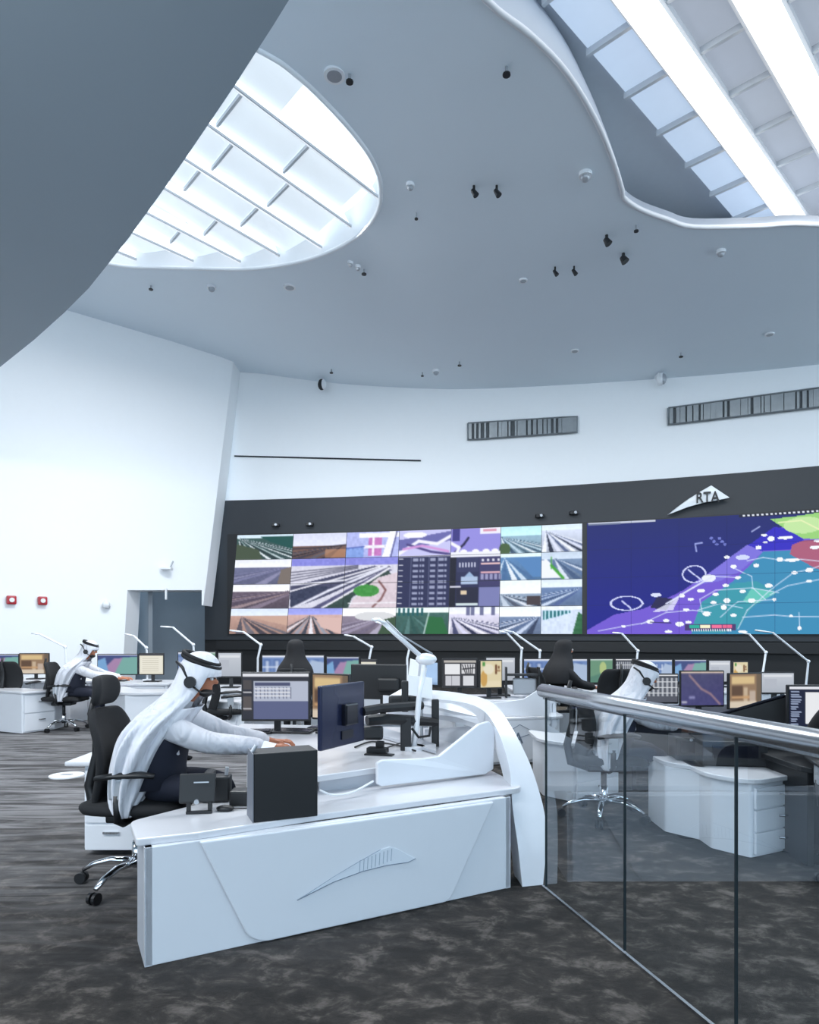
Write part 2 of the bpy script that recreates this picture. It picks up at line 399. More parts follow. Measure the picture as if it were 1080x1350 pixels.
big_top = [spread(p) for p in big]
# rolled rims
struct(MB().tube([Vector((p.x, p.y, hz(p.x)-.0)) for p in oval+[oval[0]]], .035, n=6).build('trim_3', M_RIM, smooth=True))
struct(MB().tube([Vector((p.x, p.y, hz(p.x)+.01)) for p in big+[big[0]]], .035, n=8).build('trim_4', mat('well_rim', (214, 216, 220), .45, var=.02), smooth=True))

# louvred skylight (left): saw-tooth bays running at 45 degrees
E = Vector((.7071, .7071, 0)); P = Vector((-.7071, .7071, 0))
t = thing('skylight', 'oval white louvred skylight glowing beside the overhanging soffit', 'skylight', (-3.2, 10.4, 8.9))
cap = MB().prism([(p.x, p.y, hz(p.x)+.56) for p in oval][::1], (0, 0, .05)).build('diffuser', M_SKYP, t, world=True)
C0 = Vector((-3.4, 10.3, 0))
for k in range(-4, 7):
    off = k*.95-.05
    # run within oval
    segs = [u for u in np.arange(-5, 5.01, .12) if inside((C0+E*u+P*off).x, (C0+E*u+P*off).y, oval)]
    if len(segs) < 4: continue
    u0, u1 = segs[0], segs[-1]
    a = C0+E*u0+P*off; b = C0+E*u1+P*off
    za, zb = hz(a.x)+.09, hz(b.x)+.09
    # slanted white baffle
    q = [Vector((a.x, a.y, za)), Vector((b.x, b.y, zb)), Vector((b.x, b.y, zb+.34))+P*.20, Vector((a.x, a.y, za+.34))+P*.20]
    MB().prism(q, P*.03).build('baffle', M_SKYW, t, world=True)
    MB().prism([q[0]-P*.02, q[1]-P*.02, q[1]-P*.02+Vector((0, 0, .035)), q[0]-P*.02+Vector((0, 0, .035))], P*.05).build('baffle_edge', M_RIB, t, world=True)
    # tilted glass panels behind each baffle with cross ribs
    L_ = (u1-u0); n = max(1, round(L_/1.0)); 
    for i in range(n):
        ua, ub = u0+L_*i/n, u0+L_*(i+1)/n
        A = C0+E*(ua+.02)+P*(off+.22); B = C0+E*(ub-.02)+P*(off+.22); z1 = hz(A.x)+.43; z2 = hz(B.x)+.43
        G = [Vector((A.x, A.y, z1)), Vector((B.x, B.y, z2)), Vector((B.x, B.y, z2-.10))+P*.72, Vector((A.x, A.y, z1-.10))+P*.72]
        MB().prism(G, (0, 0, .02)).build('glass_panel', M_SKYP, t, world=True)
        if i:
            MB().prism([Vector((A.x, A.y, z1-.06)), Vector((A.x, A.y, z1))+Vector((0, 0, 0)), Vector((A.x, A.y, z1-.10))+P*.72, Vector((A.x, A.y, z1-.15))+P*.72], -E*.04).build('rib', M_RIB, t, world=True)

# right skylight
t = thing('skylight', 'large recessed skylight with bright light beams and framed glass at top right', 'skylight', (5, 8, 8.6))
ZT = 8.62
MB().prism([(p.x, p.y, ZT+.1) for p in big_top], (0, 0, .05)).build('backing_panel', M_RIB, t, world=True)
def cE(c, s, z): # c = X-Y, s = X+Y
    return Vector(((s+c)/2, (s-c)/2, z))
strips = [(-6.25, -5.36, M_SKYB), (-4.86, -4.06, M_SKYG), (-3.5, -2.7, M_SKYG), (-2.15, -1.3, M_SKYG)]
for (c0, c1, mm) in strips:
    s0 = 5.2
    while s0 < 17.6:
        s1 = s0+1.36
        ctr = cE((c0+c1)/2, (s0+s1)/2, 0)
        if inside(ctr.x, ctr.y, big_top):
            MB().prism([cE(c0+.04, s0+.05, ZT-.02), cE(c1-.04, s0+.05, ZT-.02), cE(c1-.04, s1-.05, ZT-.02), cE(c0+.04, s1-.05, ZT-.02)], (0, 0, .04)).build('glass_panel', mm, t, world=True)
            MB().prism([cE(c0, s1-.035, ZT-.09), cE(c1, s1-.035, ZT-.09), cE(c1, s1+.035, ZT-.09), cE(c0, s1+.035, ZT-.09)], (0, 0, .12)).build('rib', M_RIB, t, world=True)
        s0 = s1
for (ca, cb) in ((-5.34, -4.90), (-4.02, -3.52), (-2.66, -2.15)):
    ss = [s for s in np.arange(3, 19, .1) if inside(cE((ca+cb)/2, s, 0).x, cE((ca+cb)/2, s, 0).y, big_top)]
    s0, s1 = ss[0], ss[-1]
    pr = [cE(ca, s0, ZT-.02), cE(ca+.05, s0, ZT-.24), cE(cb-.05, s0, ZT-.24), cE(cb, s0, ZT-.02)]
    MB().prism(pr, cE(0, s1-s0, 0)).build('light_beam', M_BEAM, t, world=True)
    for cc in (ca-.05, cb+.05):
        MB().prism([cE(cc-.03, s0, ZT-.10), cE(cc+.03, s0, ZT-.10), cE(cc+.03, s0, ZT), cE(cc-.03, s0, ZT)], cE(0, s1-s0, 0)).build('frame_rail', M_RIB, t, world=True)

# overhanging soffit (upper left)
so_px = [(430, -120), (405, -50), (381, 0), (360, 34), (340, 65), (310, 112), (283, 152), (245, 208), (205, 265), (170, 313), (145, 345), (117, 380), (85, 412), (45, 448), (0, 484), (-80, 545), (-200, 610)]
sp = []
for px, py in so_px:
    d = 3.6*900/(835-py); sp.append(Vector(((px-540)*d/900, d, 5.0)))
sp = [Vector((.6, -6, 5.0)), Vector((.2, 0, 5.0))]+sp+[Vector((-13, 15.0, 5.0)), Vector((-20, 13, 5.0)), Vector((-20, -6, 5))]
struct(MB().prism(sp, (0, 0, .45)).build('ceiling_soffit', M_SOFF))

# ceiling fittings -------------------------------------------------------------
def fitting(px, py, kind, label, group=None, r=.07):
    p = cpt(px, py) if kind != 'wall' else None
    if kind == 'down':
        t = thing('downlight', label, 'downlight', p, 0, group)
        MB().tube([(0, 0, -.025), (0, 0, .03)], [r*1.5, r*1.5], n=20).build('trim_ring', M_WHITEP, t, smooth=False)
        MB().tube([(0, 0, -.03), (0, 0, .0)], [r*1.05, r*1.05], n=20).build('lens', M_SILV, t)
    elif kind == 'spot':
        t = thing('spotlight', label, 'spotlight', p, 0, group)
        MB().tube([(0, 0, .02), (0, 0, -.07)], r*.3, n=8).build('stem', M_BLK, t)
        MB().tube([(-.02, 0, -.06), (.03, -.02, -.15)], [r*.5, r*.75], n=12).build('lamp_head', M_BLK, t)
    elif kind == 'cam':
        t = thing('ceiling_sensor', label, 'sensor', p, 0, group)
        MB().tube([(0, 0, .02), (0, 0, -.05)], r, n=14).build('base', M_WHITEP, t)
        MB().ball((0, 0, -.06), (r*.75, r*.75, r*.7)).build('dome', M_SILV, t, smooth=True)
    else:
        t = thing('sprinkler', label, 'sprinkler', p, 0, group)
        MB().tube([(0, 0, .02), (0, 0, -.08)], r*.35, n=8).build('stem', M_SILV, t)
        MB().tube([(0, 0, -.08), (0, 0, -.10)], r*.9, n=10).build('deflector', M_BLK, t)
fitting(441, 98, 'down', 'round recessed downlight beside the top of the oval skylight', r=.085)
fitting(382, 378, 'down', 'round downlight just below the oval skylight rim', r=.08)
fitting(690, 369, 'down', 'small flush downlight alone in mid ceiling', r=.05)
fitting(1015, 440, 'down', 'flush downlight near the back wall at right', r=.06)
fitting(758, 462, 'down', 'flush downlight above the middle air vent', r=.06)
fitting(575, 488, 'cam', 'white round sensor at the ceiling edge in the middle', r=.09)
fitting(279, 377, 'cam', 'white domed sensor under the left skylight', r=.09)
fitting(462, 345, 'cam', 'small white sensor just outside the oval skylight tip', r=.05)
fitting(472, 350, 'cam', 'second small white sensor outside the oval skylight tip', r=.05)
fitting(480, 355, 'sprk', 'dark sprinkler beside two small white sensors', r=.05)
fitting(199, 376, 'sprk', 'small sprinkler left of the domed sensor', r=.05)
fitting(461, 98, 'sprk', 'dark sprinkler beside the upper round downlight', r=.05)
fitting(541, 242, 'cam', 'angled sensor right of the oval skylight', r=.06)
fitting(549, 281, 'sprk', 'tiny sprinkler below the angled sensor', r=.03)
fitting(625, 245, 'spot', 'left of the paired small dark spotlights in mid ceiling', r=.06)
fitting(655, 245, 'spot', 'right of the paired small dark spotlights in mid ceiling', r=.06)
fitting(668, 88, 'sprk', 'small dark fitting high on the ceiling between the skylights', r=.05)
fitting(772, 228, 'cam', 'white sensor cluster beside the right skylight bend', r=.09)
fitting(800, 310, 'spot', 'black spotlight below the right skylight bend', r=.08)
fitting(822, 334, 'spot', 'black spotlight lowest of the pair below the right skylight', r=.09)
fitting(839, 297, 'sprk', 'small round sensor under the right skylight rim', r=.04)
fitting(732, 352, 'spot', 'tiny black spotlight, left one near the mid ceiling', r=.05)
fitting(757, 351, 'spot', 'tiny black spotlight, right one near the mid ceiling', r=.05)
fitting(951, 330, 'cam', 'white and dark sensor under the right skylight straight edge', r=.07)
fitting(898, 465, 'sprk', 'dark sprinkler near the right air vent', r=.05)
fitting(557, 491, 'sprk', 'dark sprinkler left of the middle edge sensor', r=.04)
fitting(606, 477, 'sprk', 'dark sprinkler right of the middle edge sensor', r=.05)
fitting(437, 487, 'sprk', 'little sprinkler above the wall bracket lamp', r=.05)

# wall devices -----------------------------------------------------------------
def dome_cam(p, label, dark):
    t = thing('dome_camera', label, 'camera', p)
    MB().box((0, .1, .12), (.12, .25, .06)).build('bracket', M_WHITEP, t)
    MB().ball((0, 0, 0), (.1, .1, .15)).build('housing', M_BLK if dark else M_WHITEP, t, smooth=True)
    MB().ball((.05, -.02, 0), (.08, .09, .13)).build('cover', M_WHITEP if dark else M_SILV, t, smooth=True)
dome_cam(WY(424, 507, .25), 'black and white dome camera high on the back wall, left', True)
dome_cam(WY(871, 500, .25), 'white dome camera high on the back wall, right', False)
for px, py, lb in ((15, 791, 'red fire alarm sounder on the left wall, outer one'), (56, 792, 'red fire alarm sounder on the left wall, nearer the lobby')):
    p = LW(px, py, .06); t = thing('fire_alarm', lb, 'fire alarm', p, math.atan2(Ln.x, -Ln.y)*-1+0)
    t.rotation_euler[2] = math.atan2(-Ln.x, Ln.y)+math.pi; PM[t.name] = Matrix.Translation(p) @ Matrix.Rotation(t.rotation_euler[2], 4, 'Z')
    MB().box((0, 0, 0), (.19, .1, .19), bev=.03).build('housing', M_REDP, t)
    MB().tube([(0, -.05, 0), (0, -.075, 0)], .05, n=14).build('sounder', M_WHITEP, t)
p = LW(140, 797, .1); t = thing('wall_sensor', 'small white wall sensor left of the lobby opening', 'sensor', p)
MB().ball((0, 0, 0), (.09, .09, .1)).build('dome', M_WHITEP, t, smooth=True); MB().box((0, .06, -.05), (.1, .1, .05)).build('base', M_SILV, t)
p = LW(220, 748, .14); t = thing('wall_bracket', 'white bracket lamp above the lobby opening', 'lamp', p)
MB().box((0, 0, -.03), (.26, .2, .06), bev=.02).build('tray', M_WHITEP, t); MB().tube([(.08, .02, 0), (.12, .1, .16)], .02).build('arm', M_SILV, t)
p = LW(219, 783, .05); tag(MB().box(p, (.04, .05, .28)).build('exit_bracket', M_WHITEP), 'thin white bracket hanging at the lobby opening top', 'bracket')
for px, py, lb in ((363, 692, 'black ceiling speaker above the video wall, far left'), (408, 691, 'small black camera above the video wall, second from left'), (712, 680, 'black camera above the road screens right part'), (757, 676, 'black camera above the joint of the two screens')):
    p = WY(px, py, .14); t = thing('surface_camera', lb, 'camera', p)
    MB().box((0, .04, 0), (.2, .14, .09), bev=.02).build('housing', M_BLK, t); MB().tube([(.02, -.03, 0), (.02, -.07, 0)], .035).build('lens', M_SILV, t)

# air vents: backing, frame, individual slats
def vent(px0, px1, y0, y1, label, n):
    d0, d1 = dw(px0), dw(px1)
    t = thing('air_vent', label, 'vent', WY((px0+px1)/2, (y0[0]+y1[0])/2, 0))
    f = lambda u, v, off: WY(px0+(px1-px0)*u, (y0[0]*(1-u)+y0[1]*u)*(1-v)+(y1[0]*(1-u)+y1[1]*u)*v, off-.12)
    us = np.linspace(0, 1, 9)
    MB().grid([[f(u, 0, .02) for u in us], [f(u, 1, .02) for u in us]]).build('backing', M_VENTB, t, world=True, solid=.02)
    fr = [f(u, 0, .06) for u in us]+[f(u, 1, .06) for u in us[::-1]]; fr.append(fr[0])
    MB().tube(fr, .025, n=4).build('frame', M_VENT, t, world=True)
    for i in range(n):
        u = (i+.5)/n+random.uniform(-.15, .15)/n; a = f(u, .04, .05); b = f(u, .96, .05)
        wv = (f(min(1, u+.01), .5, .05)-f(max(0, u-.01), .5, .05)).normalized(); ww = random.choice([.05, .08, .11, .14])
        MB().prism([a-wv*ww/2, a+wv*ww/2, b+wv*ww/2, b-wv*ww/2], (0, -.02, 0)).build('slat', M_VENT, t, world=True)
vent(617, 761, (558, 549), (580, 570), 'dark slatted air vent in the middle of the upper back wall', 22)
vent(881, 1120, (538, 506), (560, 532), 'long dark slatted air vent on the right of the upper back wall', 30)

# ------------------------------------------------------------------ VIDEO WALL
def top_y(px): return 835-2.7*900/dw(px)
# left matrix raster in rectified px: x 0..466 (302..768), y 0..135
I = Img(467, 136, (30, 32, 44)); K = 1/4.32
cols = [0, 76, 148, 219, 289, 356, 411, 466]; rows4 = [0, 34, 68, 101, 136]
def X1(cx): return 290+cx/4.32-302
def Y1(cy): return (680+cy/4.32-705)*135/130
def p1(*pp): return [(X1(x), Y1(y)) for x, y in pp]
def X2(cx): return 510+cx/4.0-302
def Y2(cy): return (680+cy/4.0-(702-cx*.009))*135/(835-(702-cx*.009))
def p2(*pp): return [(X2(x), (680+y/4.0-(702-x*.009))*135/(835-(702-x*.009))) for x, y in pp]
def fan(I, box, vp, base, cols_, n=8):
    """a road camera view: lanes that fan out from a vanishing point"""
    x0, y0, x1, y1 = box
    for i in range(n):
        a = base[0]+(base[1]-base[0])*i/n; b = base[0]+(base[1]-base[0])*(i+.62)/n
        I.poly([vp, (a, y1), (b, y1)], cols_[i % len(cols_)], clip=box)
def cam_tile(c, r, sky, ground, vp, base, lanes, hor=.3, n=8, extra=None):
    box = (cols[c], rows4[r], cols[c+1], rows4[r+1]); x0, y0, x1, y1 = box; hh = y1-y0; ww = x1-x0
    I.vgrad(x0, y0, x1, y0+hh*hor, sky, [min(255, s+16) for s in sky]); I.vgrad(x0, y0+hh*hor, x1, y1, ground, [g*.8 for g in ground])
    fan(I, box, (x0+vp[0]*ww, y0+vp[1]*hh), (x0+base[0]*ww, x0+base[1]*ww), lanes, n)
    I.noise(10, *box)
    return box
# row 0
b = cam_tile(0, 0, (205, 225, 240), (60, 90, 88), (0.02, .1), (.1, 2.0), [(225, 232, 240), (40, 52, 58), (190, 205, 212), (60, 80, 84)], .12, 16)
I.poly([(b[0], 34), (b[0], 12), (b[0]+30, 20), (b[0]+36, 34)], (70, 84, 66), clip=b); I.poly([(30, 2), (76, 3), (76, 20), (45, 10)], (30, 80, 76), clip=b)
b = cam_tile(1, 0, (214, 218, 240), (120, 92, 84), (.95, .45), (-.9, .8), [(62, 58, 70), (92, 88, 98), (48, 44, 54)], .5, 6); I.line([(76, 20), (110, 19), (148, 16)], (60, 52, 60), 2, clip=b); I.rect(120, 22, 148, 33, (206, 150, 110), .6)
b = (148, 0, 219, 34); I.rect(*b, (176, 184, 238)); I.rect(165, 2, 219, 8, (244, 246, 252)); I.rect(178, 8, 196, 32, (196, 120, 190)); I.rect(183, 8, 186, 32, (240, 230, 246)); I.rect(172, 18, 200, 22, (238, 236, 248)); I.poly([(196, 34), (206, 0), (214, 0), (206, 34)], (248, 248, 255)); I.line([(208, 34), (215, 0)], (70, 70, 120), 1.4); I.rect(148, 20, 172, 34, (130, 160, 226)); I.line([(148, 21), (172, 19)], (80, 100, 180), 1.5); I.noise(20, *b)
b = (219, 0, 289, 34); I.rect(*b, (196, 196, 240)); I.poly([(219, 12), (289, 2), (289, 14), (219, 26)], (104, 104, 170)); I.line([(219, 30), (245, 14), (270, 18), (289, 8)], (240, 240, 255), 4, clip=b); I.line([(230, 18), (262, 28), (289, 32)], (74, 66, 128), 3, clip=b); I.ell(240, 6, 16, 4, (245, 245, 252)); I.line([(225, 24), (250, 20), (285, 28)], (206, 150, 214), 3, clip=b)
b = (289, 0, 356, 34); I.rect(*b, (146, 140, 220)); I.line([(292, 32), (306, 20), (312, 12)], (36, 34, 70), 3, clip=b); I.rect(291, 0, 301, 16, (60, 56, 130)); [I.ell(x, 29, 5, 2.4, (246, 246, 255)) for x in (306, 322, 336, 348)]; I.rect(328, 0, 356, 8, (236, 236, 252)); I.line([(289, 18), (300, 24), (296, 32)], (240, 240, 250), 4, clip=b); I.rect(332, 2, 350, 5, (200, 90, 120), .6)
b = cam_tile(5, 0, (190, 236, 246), (150, 184, 206), (0, .35), (.1, 2.2), [(232, 240, 248), (60, 84, 110), (190, 214, 232), (74, 100, 120)], .35, 12); I.ell(b[0]+5, 28, 8, 8, (70, 96, 60))
b = cam_tile(6, 0, (216, 232, 246), (214, 224, 246), (.1, .2), (.0, 1.7), [(240, 244, 252), (40, 48, 70), (220, 226, 250), (90, 104, 140)], .2, 9)
# row 1
b = cam_tile(0, 1, (232, 236, 250), (112, 116, 150), (.95, .3), (-1.4, .7), [(120, 122, 158), (96, 98, 130), (136, 136, 168)], .3, 6); I.poly([(76, 44), (62, 48), (58, 68), (76, 68)], (120, 110, 104), clip=b)
# row 2
b = cam_tile(0, 2, (238, 240, 252), (104, 92, 108), (1.2, .2), (-2, .6), [(130, 118, 136), (84, 74, 92), (150, 132, 138)], .3, 7)
# row 3
b = cam_tile(0, 3, (214, 226, 248), (196, 160, 148), (.18, .3), (.1, 1.2), [(86, 82, 92), (112, 108, 118), (70, 66, 76)], .26, 5); I.poly([(14, 110), (76, 112), (76, 124)], (200, 166, 150), clip=b)
b = cam_tile(1, 3, (150, 156, 232), (210, 176, 172), (.42, .25), (-.3, .95), [(70, 74, 88), (228, 228, 238), (54, 58, 70), (150, 152, 166)], .25, 9); I.poly([(112, 112), (148, 114), (148, 136), (120, 126)], (214, 182, 176), clip=b)
b = cam_tile(2, 3, (244, 246, 250), (140, 130, 150), (.9, .25), (-1.0, .8), [(150, 142, 166), (110, 102, 124), (170, 164, 186)], .3, 6); I.ell(190, 112, 26, 6, (214, 216, 220)); I.poly([(195, 136), (204, 116), (219, 112), (219, 136)], (60, 84, 62), clip=b)
b = cam_tile(3, 3, (230, 244, 246), (64, 104, 98), (.25, .2), (.0, 1.0), [(60, 100, 96), (84, 124, 122), (44, 84, 80)], .2, 6); [I.rect(222+6*i, 102, 225+6*i, 112, (30, 90, 96)) for i in range(6)]; I.poly([(260, 112), (280, 114), (289, 136), (258, 136)], (40, 104, 60), clip=b); I.line([(262, 108), (256, 136)], (200, 220, 220), 1.5)
b = cam_tile(4, 3, (232, 236, 248), (226, 224, 246), (.05, .35), (-.1, 2.6), [(240, 240, 252), (70, 74, 110), (214, 214, 240), (46, 50, 80)], .25, 14); [I.rect(x, 100, x+5, 112, (110, 114, 150)) for x in (312, 318, 330, 345)]
b = cam_tile(5, 3, (236, 244, 252), (120, 140, 176), (.95, .35), (-2, .9), [(196, 210, 236), (52, 64, 92), (226, 232, 248), (90, 110, 150)], .35, 10)
b = (411, 101, 466, 136); I.rect(*b, (206, 220, 244)); I.rect(411, 101, 466, 106, (236, 244, 250)); I.rect(414, 107, 450, 118, (40, 110, 120)); [I.rect(416+5*i, 107, 418+5*i, 118, (190, 226, 240)) for i in range(7)]; I.poly([(411, 119), (462, 106), (456, 136), (411, 136)], (210, 224, 246)); I.poly([(452, 136), (460, 108), (466, 112), (466, 136)], (50, 106, 70)); I.noise(18, *b)
# right columns rows 1,2
b = cam_tile(5, 1, (220, 240, 250), (96, 140, 190), (.1, .15), (-.2, 1.0), [(200, 220, 240), (74, 110, 156), (226, 236, 248)], .12, 5); I.poly([(375, 40), (411, 38), (411, 64), (400, 64)], (86, 132, 186), clip=b)
b = cam_tile(6, 1, (196, 212, 232), (120, 144, 178), (.3, .2), (.2, 2), [(90, 116, 156), (214, 224, 242), (70, 92, 128)], .25, 6); I.poly([(411, 44), (418, 42), (440, 66), (411, 66)], (236, 240, 250)); I.line([(424, 50), (440, 66)], (70, 160, 60), 3.5); I.line([(424, 40), (424, 54)], (70, 160, 60), 1.5)
b = cam_tile(5, 2, (236, 246, 252), (150, 170, 196), (.0, .5), (-.5, 2.4), [(220, 228, 240), (52, 60, 76), (190, 204, 222), (80, 90, 110)], .5, 10); I.rect(392, 88, 410, 99, (70, 62, 66))
b = cam_tile(6, 2, (220, 234, 250), (110, 136, 180), (1, .3), (-2, .5), [(170, 190, 222), (60, 80, 120), (200, 216, 240), (80, 100, 150)], .3, 8)
# big motorway picture 76..219 x 34..101
bx = (76, 34, 219, 101)
I.rect(76, 34, 219, 44, (136, 138, 222)); I.rect(76, 44, 219, 101, (214, 214, 230))
for i in range(4): I.line([(76, 52+4*i), (165, 44+1.2*i)], (96, 96, 116), 1.4, clip=bx)
I.poly(p1((380, 400), (860, 295), (960, 300), (560, 470), (390, 530)), (70, 72, 100), clip=bx)
I.line(p1((385, 395), (700, 370), (930, 297)), (226, 228, 240), 2.4, clip=bx)
I.line(p1((385, 430), (560, 385), (890, 300)), (236, 236, 246), 2, clip=bx)
I.poly(p1((380, 440), (400, 430), (520, 400), (610, 410), (470, 480), (390, 520)), (54, 60, 86), clip=bx)
I.poly(p1((500, 530), (940, 305), (960, 320), (560, 530)), (84, 84, 120), clip=bx)
I.line(p1((395, 528), (600, 430), (930, 300)), (222, 224, 240), 3.2, clip=bx); I.line(p1((570, 525), (760, 420), (945, 310)), (232, 232, 242), 3, clip=bx)
I.poly(p1((580, 525), (770, 420), (940, 320), (960, 345), (860, 380), (740, 470), (720, 525)), (50, 70, 66), clip=bx)
I.poly(p1((725, 525), (745, 480), (880, 360), (1000, 330), (1000, 525)), (214, 200, 210), clip=bx)
I.ell(X1(820), Y1(432), 17, 8, (66, 146, 66)); I.line(p1((890, 380), (930, 430), (905, 480), (860, 520)), (130, 92, 92), 2.6, clip=bx); I.line(p1((720, 500), (1000, 498)), (236, 236, 244), 1.5, clip=bx)
I.noise(16, *bx)
# dashboard 219..356 x 30..100
I.rect(219, 33, 356, 101, (44, 48, 84)); I.rect(219, 33, 292, 35, (200, 200, 226)); I.rect(289, 30, 356, 37, (236, 238, 250))
for i in range(9):
    y = 37+i*7.2; I.rect(220, y, 226, y+1, (226, 228, 240))
    for (xa, xb) in ((239, 246), (248, 250), (251, 254), (262, 269), (273, 280), (281, 284)): I.rect(xa, y, xb, y+3.4, (170, 176, 206), .85)
for x in (236, 260, 272): I.rect(x, 35, x+.9, 100, (90, 96, 130))
I.rect(289, 37, 297, 101, (26, 28, 44)); I.rect(298, 37, 327, 56, (54, 58, 96)); [I.rect(301+4*i, 44, 303+4*i, 50, (196, 200, 224)) for i in range(6)]
I.rect(304, 62, 326, 72, (170, 190, 220)); I.poly([(308, 62), (315, 55), (322, 62)], (150, 176, 210)); I.rect(298, 76, 327, 96, (36, 38, 60)); I.rect(304, 80, 312, 85, (220, 200, 170)); I.rect(289, 74, 304, 76, (220, 220, 236)); I.rect(298, 96, 327, 99, (210, 226, 230))
I.rect(328, 37, 356, 75, (62, 60, 104)); I.rect(330, 45, 356, 47, (240, 200, 200)); [I.rect(331+7*i, 40, 334+7*i, 43, (220, 220, 236)) for i in range(4)]; [I.rect(330+6*i, 59, 334+6*i, 66, (150, 150, 190)) for i in range(5)]; I.rect(330, 56, 356, 57.5, (230, 180, 190)); I.rect(328, 76, 356, 100, (120, 124, 176))
_b = np.pad(I.a, ((1, 1), (1, 1), (0, 0)), 'edge'); I.a = I.a*.5+(_b[:-2, 1:-1]+_b[2:, 1:-1]+_b[1:-1, :-2]+_b[1:-1, 2:])*.125
vw = thing('video_wall', 'large matrix of road camera screens on the dark back wall', 'video wall', WP(535, 1.4, .1))
inv = PM[vw.name].inverted()
def screen_tiles(par, inv, img, px_l, px_r, xs, ys, names='screen_panel'):
    Hh, Ww = img.shape[0]-1, img.shape[1]-1
    for r_ in range(len(ys)-1):
        for c_ in range(len(xs)-1):
            x0, x1 = xs[c_], xs[c_+1]; y0, y1 = ys[r_], ys[r_+1]
            sub = img[int(y0):int(y1), int(x0):int(x1)]
            def fp(u, v):
                g_ = .3 if px_l < 400 else .1; xx = x0+g_+(x1-x0-2*g_)*u; yy = y0+g_+(y1-y0-2*g_)*v
                # left edge leans, as in the photo
                px = px_l+(px_r-px_l)*xx/Ww+(11*(1-yy/Hh)*(1-xx/Ww) if px_l < 400 else 0); z = 4.1-2.7*yy/Hh
                return inv @ WP(px, z, .09)
            picture(names, fp, sub, par, M_SCRW)
screen_tiles(vw, inv, I.a, 302, 768, cols, rows4)
# cabinet body behind the panels
MB().grid([[WP(p, 4.13, .06) for p in np.linspace(300, 771, 20)], [WP(p, 1.37, .06) for p in np.linspace(300, 771, 20)]]).build('backing', M_BLK, vw, world=True, solid=.04)

# map screen
MX = Img(345, 151, (34, 42, 124)); s3 = 3.375
def m3(*pp):
    o = []
    for cx, cy in pp:
        px = 760+cx/s3; py = 600+cy/s3; ty = 693-(px-775)*.0689
        o.append((px-775, (py-ty)*150/(835-ty)))
    return o
J = MX; J.vgrad(0, 0, 345, 150, (34, 42, 108), (28, 32, 140))
J.poly(m3((45, 780), (170, 710), (300, 685), (480, 600), (650, 480), (760, 410), (880, 320), (1200, 330), (1200, 800), (45, 800)), (112, 88, 206))
J.poly(m3((640, 490), (700, 445), (880, 318), (960, 330), (1010, 375), (950, 420), (830, 425), (700, 520)), (52, 44, 190))
J.poly(m3((650, 480), (760, 400), (830, 430), (720, 520), (640, 560), (520, 580)), (122, 112, 216))
J.poly(m3((510, 800), (560, 650), (700, 560), (830, 430), (1000, 420), (1300, 430), (1300, 800)), (58, 138, 180))
J.poly(m3((510, 780), (560, 650), (700, 570), (800, 560), (880, 600), (780, 680), (720, 770), (640, 790)), (58, 150, 168))
J.poly(m3((960, 400), (1020, 375), (1300, 380), (1300, 560), (1060, 500), (950, 440)), (168, 92, 120))
J.poly(m3((860, 285), (960, 275), (1080, 255), (1300, 250), (1300, 390), (1100, 370), (1010, 370), (920, 320)), (150, 206, 120))
J.ell(*m3((1010, 310))[0], 26, 10, (190, 226, 160)); J.line(m3((900, 300), (1000, 290), (1080, 330)), (226, 236, 180), 1.6)
J.poly(m3((780, 590), (890, 610), (800, 660), (740, 650)), (110, 206, 186), .8)
wh = (214, 226, 250)
for ln in [((290, 750), (400, 700), (520, 690), (600, 700)), ((560, 700), (550, 640), (620, 600), (780, 590), (900, 610)), ((700, 500), (780, 540), (785, 590), (840, 640)), ((720, 770), (760, 690), (860, 600), (970, 520), (1040, 505), (1110, 480)), ((740, 720), (880, 710), (960, 717), (1300, 718)), ((100, 780), (210, 760), (340, 740)), ((860, 620), (940, 580), (1040, 560), (1200, 530)), ((600, 540), (720, 545)), ((990, 700), (993, 770)), ((540, 690), (640, 660), (740, 680)), ((900, 465), (1000, 462), (1080, 470), (1200, 520)), ((640, 720), (720, 650), (880, 640)), ((760, 470), (830, 455), (940, 470))]:
    J.line(m3(*ln), wh, 1.1, .85)
for (x, y, a_, b_) in [(330, 740, 5, 2.5), (400, 735, 4, 2), (210, 760, 3, 1.5), (470, 625, 4, 2.5), (510, 640, 4, 2), (555, 603, 5, 2.4), (610, 655, 4, 2.4), (720, 545, 4, 2), (800, 490, 4, 2.4), (670, 455, 4, 2), (810, 412, 4, 2.5), (865, 370, 4.5, 3), (835, 355, 4, 1.5), (840, 388, 3, 1.6), (907, 463, 4, 3), (970, 522, 4, 2.4), (855, 580, 5, 2.5), (880, 640, 3, 2), (955, 715, 3, 1.6), (992, 767, 2.4, 2.4), (700, 712, 4, 2), (580, 705, 5, 3), (490, 688, 4, 2), (655, 678, 4, 3), (670, 645, 5, 3), (740, 605, 4, 2), (460, 750, 6, 3), (500, 742, 4, 2), (665, 580, 5, 2), (620, 618, 4, 2), (700, 495, 4, 2.5), (930, 365, 10, 2), (960, 465, 10, 2), (1035, 510, 5, 3), (1035, 560, 4, 1.6), (780, 645, 5, 3), (410, 783, 5, 2), (740, 783, 6, 1.6), (1075, 380, 6, 2), (1060, 410, 7, 2)]:
    q = m3((x, y))[0]; J.ell(*q, a_, b_, (240, 244, 252))
for (x, y, a_, b_) in [(225, 660, 21, 9.5), (525, 530, 15, 11)]:
    q = m3((x, y))[0]; J.ell(*q, a_, b_, (200, 206, 246), 1, .07)
J.line(m3((205, 650), (250, 690)), (190, 196, 240), 2.4); J.line(m3((500, 510), (560, 560)), (200, 206, 246), 2)
